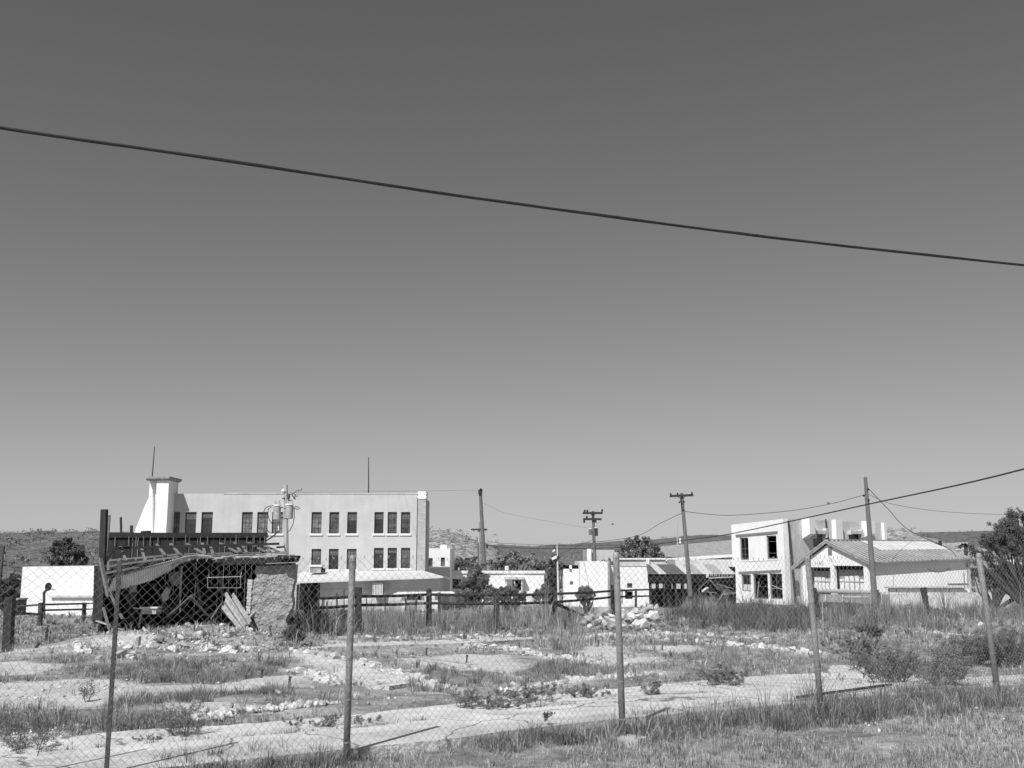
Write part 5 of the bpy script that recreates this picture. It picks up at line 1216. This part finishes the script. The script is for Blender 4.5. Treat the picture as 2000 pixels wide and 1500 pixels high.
# grass out to the buildings
x, y = sample(160000, 92, 175); k = (y > 30) & (y < 96); x, y = x[k], y[k]
tag(blades('grass', x, y, rng.uniform(.04,.2,len(x))*(.5+fbm(x*.3,y*.3)), .035*rng.uniform(.5,1.2,len(x)), M_grass, rng.uniform(.7,1.5,len(x)), .5), 'pale grass on the slope running back to the buildings', 'grass', kind='stuff')
# tall weed thickets
def thicket(label, poly, n, h0, h1, m, tn, wdf=.0007, lean=.42, bush=0):
    pts = gp(poly); pl = [(p.x,p.y) for p in pts]; xs_ = [p[0] for p in pl]; ys_ = [p[1] for p in pl]
    x = rng.uniform(min(xs_),max(xs_),n*3); y = rng.uniform(min(ys_),max(ys_),n*3)
    k = inpoly(x, y, pl) & (rowdist(x, y) > 1.2) & (fbm(x*.9+2, y*.9+11, 5)+rng.normal(size=len(x))*.05 > .46); x, y = x[k][:n], y[k][:n]
    h = rng.uniform(h0,h1,len(x))*(.45+1.1*fbm(x*.8,y*.4+5))
    o = blades('weed_thicket', x, y, h, np.maximum(.006,y*wdf)*rng.uniform(.5,1.3,len(x)), m, rng.uniform(tn[0],tn[1],len(x))*(.35+1.3*fbm(x*1.1,y*1.1,5)), lean, None, 30)
    tag(o, label, 'weeds', kind='stuff'); return o
thicket('tall pale dry weeds filling the ground below the dark rail posts', [(690,1236),(960,1238),(1010,1232),(1120,1232),(1130,1210),(1000,1209),(800,1210),(700,1213)], 13000, .3, .85, M_weed, (.8,1.7), .0004)
thicket('dark dense tall weeds right of the boulder heap', [(1290,1222),(1400,1232),(1575,1236),(1590,1212),(1570,1201),(1420,1199),(1330,1206)], 13000, .3, .8, M_weed, (.35,.9), .0005)
thicket('tall grey weeds below the garage', [(1600,1228),(1700,1236),(1850,1232),(1870,1216),(1990,1214),(2200,1214),(2200,1200),(1960,1198),(1700,1197),(1600,1200)], 17000, .25, .8, M_weed, (.55,1.3), .0005)
thicket('weeds at the foot of the adobe wall and first rail post', [(555,1246),(600,1250),(690,1246),(700,1224),(640,1216),(570,1222)], 3500, .3, .8, M_weed, (.4,1.2), .0006)
thicket('dim weeds growing inside the ruined shed', [(350,1236),(440,1238),(480,1240),(490,1226),(440,1222),(360,1222)], 2600, .4, .9, M_weed, (.5,1.1), .0006)
thicket('tuft of pale tall grass behind the middle post', [(1080,1272),(1130,1276),(1140,1262),(1120,1250),(1085,1256)], 1000, .2, .45, M_weed, (1.0,1.7), .0006)
thicket('bright tall grass tuft right of the last tall rail post', [(1330,1206),(1395,1206),(1400,1194),(1340,1194)], 1200, .4, 1.2, M_weed, (1.1,1.8), .0005)
thicket('dark grass bank on the left of the lot', [(120,1322),(260,1330),(420,1336),(520,1322),(560,1300),(420,1292),(300,1296),(180,1306)], 12000, .05, .17, M_weed, (.6,1.5), .0004, .7)
thicket('wide band of grass behind the sidewalk at left', [(-300,1412),(0,1400),(160,1396),(260,1370),(420,1358),(560,1350),(640,1362),(600,1376),(480,1384),(380,1400),(330,1426),(120,1430),(-300,1446)], 26000, .04, .13, M_weed, (.6,1.5), .0004, .7)
thicket('grey grass in the middle of the lot', [(760,1350),(870,1356),(1000,1346),(1180,1328),(1210,1308),(1080,1296),(1000,1320),(900,1316),(840,1308),(830,1330)], 12000, .04, .16, M_weed, (.6,1.5), .0004, .7)
thicket('grey grass right of the middle post', [(1230,1330),(1400,1324),(1560,1312),(1700,1300),(1900,1312),(2200,1300),(2200,1262),(1900,1264),(1620,1288),(1450,1282),(1300,1296)], 22000, .05, .2, M_weed, (.7,1.6), .0004, .7)
thicket('dark weeds along the foot of the fence at right', [(1230,1442),(1400,1440),(1620,1422),(1960,1384),(2300,1354),(2300,1330),(1900,1350),(1600,1380),(1400,1396),(1240,1412)], 60000, .06, .26, M_weed, (.4,1.2), .0004, .55)
thicket('weeds along the foot of the fence at left', [(300,1560),(680,1500),(900,1484),(1190,1452),(1190,1432),(950,1452),(760,1466),(520,1484),(300,1504)], 34000, .04, .17, M_weed, (.5,1.5), .0004, .6)

# ------------------------------------------------------------------ shrubs and trees
def leafcloud(cs, n, leaf, tn=(.6,1.3), parent=None, m=None, name='foliage', squash=.9, low=None, elong=1.6):
    """cs: list of (centre, radius) clumps; leaves spread through their volume, thinner at the rim"""
    w_ = np.array([r_**2 for c_, r_ in cs]); w_ = w_/w_.sum(); pick = rng.choice(len(cs), n, p=w_)
    cen = np.array([tuple(c_) for c_, r_ in cs])[pick]; rad = np.array([r_ for c_, r_ in cs])[pick]; tcl = rng.uniform(.75,1.25,len(cs))[pick]
    d = rng.normal(size=(n,3)); d /= np.linalg.norm(d, axis=1)[:,None]; c = cen + d*(rng.random((n,1))**.5)*rad[:,None]*np.array([1,1,squash])*rng.uniform(.85,1.15,(n,1))
    u = rng.normal(size=(n,3)); u /= np.linalg.norm(u, axis=1)[:,None]; v = np.cross(u, rng.normal(size=(n,3))); v /= np.linalg.norm(v, axis=1)[:,None]
    q = leaf*rng.uniform(.5,1.3,(n,1)); V = np.stack([c-u*q*elong, c-v*q*.5, c+u*q*elong, c+v*q*.5], 1).reshape(-1,3); V[:,2] = np.maximum(V[:,2], -8)
    t = np.repeat(rng.uniform(tn[0],tn[1],n)*tcl, 4); return bigmesh(name, V, np.arange(len(V)).reshape(-1,4), m, tone=t, parent=parent)
def grow(base, tips, r0, parent, name='trunk', m=None, n=6):
    mb = MB()
    for tp in tips:
        mid = base.lerp(tp, .5)+Vector((random.uniform(-1,1), random.uniform(-1,1), random.uniform(-.3,.6)))*(tp-base).length*.10
        mb.tube([base, base.lerp(mid,.5)+Vector((0,0,.02)), mid, mid.lerp(tp,.5), tp], [r0, r0*.8, r0*.55, r0*.35, r0*.12], n)
    return mb.build(name, m or M_bark, parent)
def tree(label, foot, Yt, clumps, n, leaf, m, tn=(.6,1.3), name='tree', r0=.18, cat='tree', extra=17, group=None):
    """clumps in view pixels (x, y, radius px) standing at depth Yt"""
    base = P(foot[0], foot[1], Yt); base.z = ground(base.x, base.y)-.05
    t = thing(name, label, cat, base, group)
    cs = []
    for (a_, b_, r_) in clumps:
        R_ = r_*Yt/F; c0 = P(a_, b_, Yt)
        for k in range(extra):
            d_ = Vector((random.gauss(0,1), random.gauss(0,1), random.gauss(0,1))).normalized()*R_*random.uniform(.3,1.0); cs.append((c0+d_, R_*random.uniform(.14,.38)))
        cs.append((c0, R_*.6))
    leafcloud(cs, int(n*1.6), leaf*.6, tn, t, m, 'crown' if cat == 'tree' else 'foliage')
    tips = [c_ for c_, r_ in random.sample(cs, min(len(cs), 22))]
    grow(base, tips, r0, t, 'trunk' if cat == 'tree' else 'stems'); return t
tree('dark dense round tree behind the blank white building', (130,1108), 95, [(118,1082,22),(135,1074,24),(150,1084,20),(128,1096,26),(105,1094,16),(158,1097,14),(132,1060,12)], 12000, .17, M_leafd, (.5,1.2), r0=.3)
tree('wide feathery tree behind the stepped store', (1240,1112), 120, [(1240,1072,26),(1222,1082,24),(1262,1080,24),(1245,1094,26),(1210,1092,16),(1284,1093,18),(1243,1052,8),(1262,1063,14)], 11000, .18, M_leafm, (.55,1.25), r0=.3)
tree('big round leafy shrub in front of the flat roofed building', (930,1172), 66, [(925,1122,22),(912,1140,20),(940,1135,24),(925,1155,26),(905,1162,16),(950,1158,20),(935,1112,12)], 15000, .085, M_leafm, (.6,1.4), name='shrub', r0=.12, cat='shrub')
tree('lower spreading shrub right of the big round one', (1000,1178), 66, [(980,1160,18),(1000,1156,16),(1015,1166,14),(965,1168,14),(990,1172,16)], 9000, .08, M_leafm, (.5,1.2), name='shrub', r0=.1, cat='shrub')
tree('low dark shrub beside the floodlight mast', (1066,1176), 66, [(1062,1155,14),(1075,1162,12),(1050,1166,14),(1068,1172,12)], 6000, .08, M_leafm, (.5,1.1), name='shrub', r0=.1, cat='shrub')
tree('narrow dark cypress like tree behind the floodlight mast', (1078,1140), 112, [(1078,1100,11),(1080,1118,13),(1076,1135,14),(1084,1090,8),(1098,1106,8)], 5000, .15, M_leafd, (.5,1.0), r0=.2)
tree('light wiry bush in front of the stepped store', (1145,1178), 62, [(1140,1152,12),(1150,1160,12),(1132,1162,10),(1146,1172,12)], 3500, .07, M_leafm, (.7,1.4), name='bush', r0=.06, cat='bush')
tree('low scrubby brush mass behind the leaning pole', (990,1112), 125, [(985,1096,20),(1010,1094,18),(1040,1098,18),(965,1100,14),(1060,1104,14)], 7000, .2, M_leafm, (.8,1.8), name='bush', r0=.15, cat='bush')
tree('brush mass just right of the big building pier', (895,1110), 125, [(890,1100,14),(905,1104,16),(920,1098,14)], 4000, .2, M_leafm, (.6,1.4), name='bush', r0=.15, cat='bush')
tree('dark brush filling the left edge behind the square post', (15,1185), 62, [(0,1150,26),(22,1140,20),(10,1175,24),(-30,1160,30),(30,1165,14)], 9000, .1, M_leafd, (.5,1.3), name='bush', r0=.12, cat='bush')
# mesquite at the right edge
t_ = tree('large feathery mesquite tree leaning in from the right edge', (2010,1150), 78, [(1975,1020,26),(1955,1035,24),(1990,1045,30),(1940,1052,22),(1925,1062,20),(1965,1065,28),(2020,1040,40),(1900,1075,18),(1925,1085,22),(1990,1085,26),(1950,1098,20),(2050,1070,50),(1998,1004,14),(1910,1098,16),(2030,1110,40)], 42000, .062, M_leafd, (.6,1.6), name='mesquite_tree', r0=.22)
b0 = P(2008,1150,78); b0.z = ground(b0.x,78)
grow(b0, [P(a_,b_,78+random.uniform(-1.5,1.5)) for a_,b_ in [(1940,1070),(1925,1085),(1955,1050),(1975,1030),(1990,1015),(1935,1060),(1960,1085),(1915,1070)]], .16, t_, 'limb')
tree('dark hedge like mass under the mesquite tree', (1940,1160), 84, [(1915,1120,20),(1940,1125,24),(1970,1125,26),(2000,1130,30),(1925,1140,18),(1960,1145,20),(2040,1130,36)], 17000, .1, M_leafd, (.5,1.2), name='hedge', r0=.14, cat='hedge')
# wiry bushes on the lot
def wirebush(label, px, py, h, spread, n, m=M_weed, leaves=0, name='bush', off=0.0, tn=(.5,1.0), th=.004):
    g = G(px, py, off); t = thing(name, label, 'bush', g); mb = MB(); tips = []
    lean = Vector((random.uniform(-.3,.3)*spread, 0, 0)); rv = lambda s_: Vector((random.gauss(0,s_), random.gauss(0,s_), random.gauss(0,s_*.7)))
    for k in range(max(6, n//5)):
        a_ = random.random()*6.28; s_ = (random.random()**.6)*spread; hh_ = h*random.uniform(.35,1.1)*(1-.35*s_/spread)
        st = g+Vector((math.cos(a_)*spread*random.uniform(0,.3), math.sin(a_)*spread*random.uniform(0,.25), -.02)); tip = g+lean+Vector((math.cos(a_)*s_, math.sin(a_)*s_*.8, hh_))
        p1 = st.lerp(tip,.35)+rv(h*.05)+Vector((0,0,.04*h)); p2 = st.lerp(tip,.7)+rv(h*.06); mb.tube([st, p1, p2, tip], [th, th*.8, th*.6, th*.3], 3)
        for (b_, c_) in ((p1,.5),(p1,.45),(p2,.4),(p2,.32),(p2.lerp(tip,.5),.25),(tip,.2)):
            q_ = b_+Vector((random.gauss(0,.55), random.gauss(0,.5), random.uniform(.2,1)))*h*c_; md = b_.lerp(q_,.5)+rv(h*.02)
            mb.tube([b_, md, q_], [th*.6, th*.4, th*.2], 3); tips += [q_, md]
    mb.build('stems', M_bark, t)
    leafcloud([(p, h*random.uniform(.05,.13)) for p in tips], int(max(leaves, 50)*1.1), .0055*max(1, g.y/9), tn, t, m, 'foliage', elong=2.0, squash=.8); return t
wirebush('wiry bush standing on the path left of the left galvanised post', 352,1447, .42, .26, 70, leaves=2600, tn=(.6,1.2))
wirebush('low tangled bush in the lower left corner', 55,1478, .3, .35, 45, leaves=2200, tn=(.6,1.3))
wirebush('small weed tuft between the slabs at left', 300,1454, .12, .16, 30, leaves=900)
wirebush('low weed tuft left of the left galvanised post', 620,1424, .14, .45, 60, leaves=2600, tn=(.8,1.7))
wirebush('small weed tuft just right of the left galvanised post', 705,1418, .12, .28, 30, leaves=1300, tn=(.8,1.7))
wirebush('leafy weed on the path between the two middle posts', 910,1390, .3, .22, 40, leaves=1500, tn=(.7,1.4))
wirebush('low weed mass at the step left of the middle post', 960,1388, .2, .45, 60, leaves=3000, tn=(.6,1.3))
wirebush('weed clump beside the step nearest the middle post', 1060,1376, .26, .5, 60, leaves=3200, tn=(.7,1.4))
wirebush('low weed clump just left of the middle post', 1140,1368, .22, .35, 40, leaves=2000, tn=(.7,1.4))
wirebush('thin weed on the slab just right of the middle post', 1272,1364, .26, .18, 30, leaves=900, tn=(.6,1.2))
wirebush('leafy grass clump on the slab left of the fourth post', 1410,1345, .34, .6, 80, leaves=5000, tn=(.6,1.3))
wirebush('small weed in a crack of the front slab left of the middle post', 1065,1404, .08, .08, 16, leaves=300, tn=(.5,.9), off=.16)
wirebush('big dark wiry bush beside the black shadow line at right', 1740,1345, .62, .62, 150, M_leafd, leaves=9000, tn=(.6,2.2), th=.006)
wirebush('second dark wiry bush right of the big one', 1830,1352, .6, .6, 100, M_leafm, leaves=5500, tn=(.5,1.5), th=.006)
wirebush('dark leafy bush behind the rightmost fence post', 1975,1305, .75, .95, 150, M_leafm, leaves=12000, tn=(.4,1.2), th=.006)
wirebush('grey bush between the two right hand fence posts', 1680,1290, .5, .8, 100, M_weed, leaves=6000, tn=(.7,1.5), th=.006)
wirebush('grey twiggy bush below the garage wall', 1880,1300, .6, 1.0, 120, M_weed, leaves=8000, tn=(.7,1.5), th=.006)
wirebush('dark tuft left of the broken post weeds', 1705,1252, .55, .5, 60, M_weed, leaves=3000, tn=(.4,1.0), th=.008)
wirebush('small dark bush before the adobe wall corner', 570,1262, .6, .55, 60, M_weed, leaves=3500, tn=(.4,1.0), th=.008)
wirebush('dark bush between the first two rail posts', 652,1234, .9, .9, 80, M_leafd, leaves=6000, tn=(.6,1.4), th=.01)
wirebush('single spindly weed on the bare patch at left', 172,1372, .3, .10, 12, leaves=300, tn=(.5,1.0))
for k, (px, py, l) in enumerate([(66,1500,'long bare twig arching in the lower left corner'),(1800,1420,'long pale stalk in the brush right of the black shadow line'),(1880,1400,'dark stalk leaning at the foot of the brush at right')]):
    g = G(px, py); s_ = [1,-1,-.4][k]; tag(MB().tube([g, g+Vector((.06*s_,0,.25)), g+Vector((.22*s_,0,.42))], [.005,.004,.002], 5).build('twig', M_bark if k != 1 else M_lwood), l, 'twig')

ci = rng.integers(0, len(mi)-1, 16000); tt = rng.random(16000); A_ = np.array([(p.x,p.y) for p in mi]); x = A_[ci,0]*(1-tt)+A_[ci+1,0]*tt; y = A_[ci,1]*(1-tt)+A_[ci+1,1]*tt + np.abs(rng.normal(size=16000))*.05
k = fbm(x*1.7+5, y*0+1, 4) > .5; x, y = x[k], y[k]
tag(blades('grass', x, y, rng.uniform(.02,.11,len(x)), .006*rng.uniform(.5,1.3,len(x)), M_weed, rng.uniform(.5,1.4,len(x)), .8, tz(x,y)+.04), 'patchy grass growing in the joint between the two sidewalk slabs', 'grass', kind='stuff')
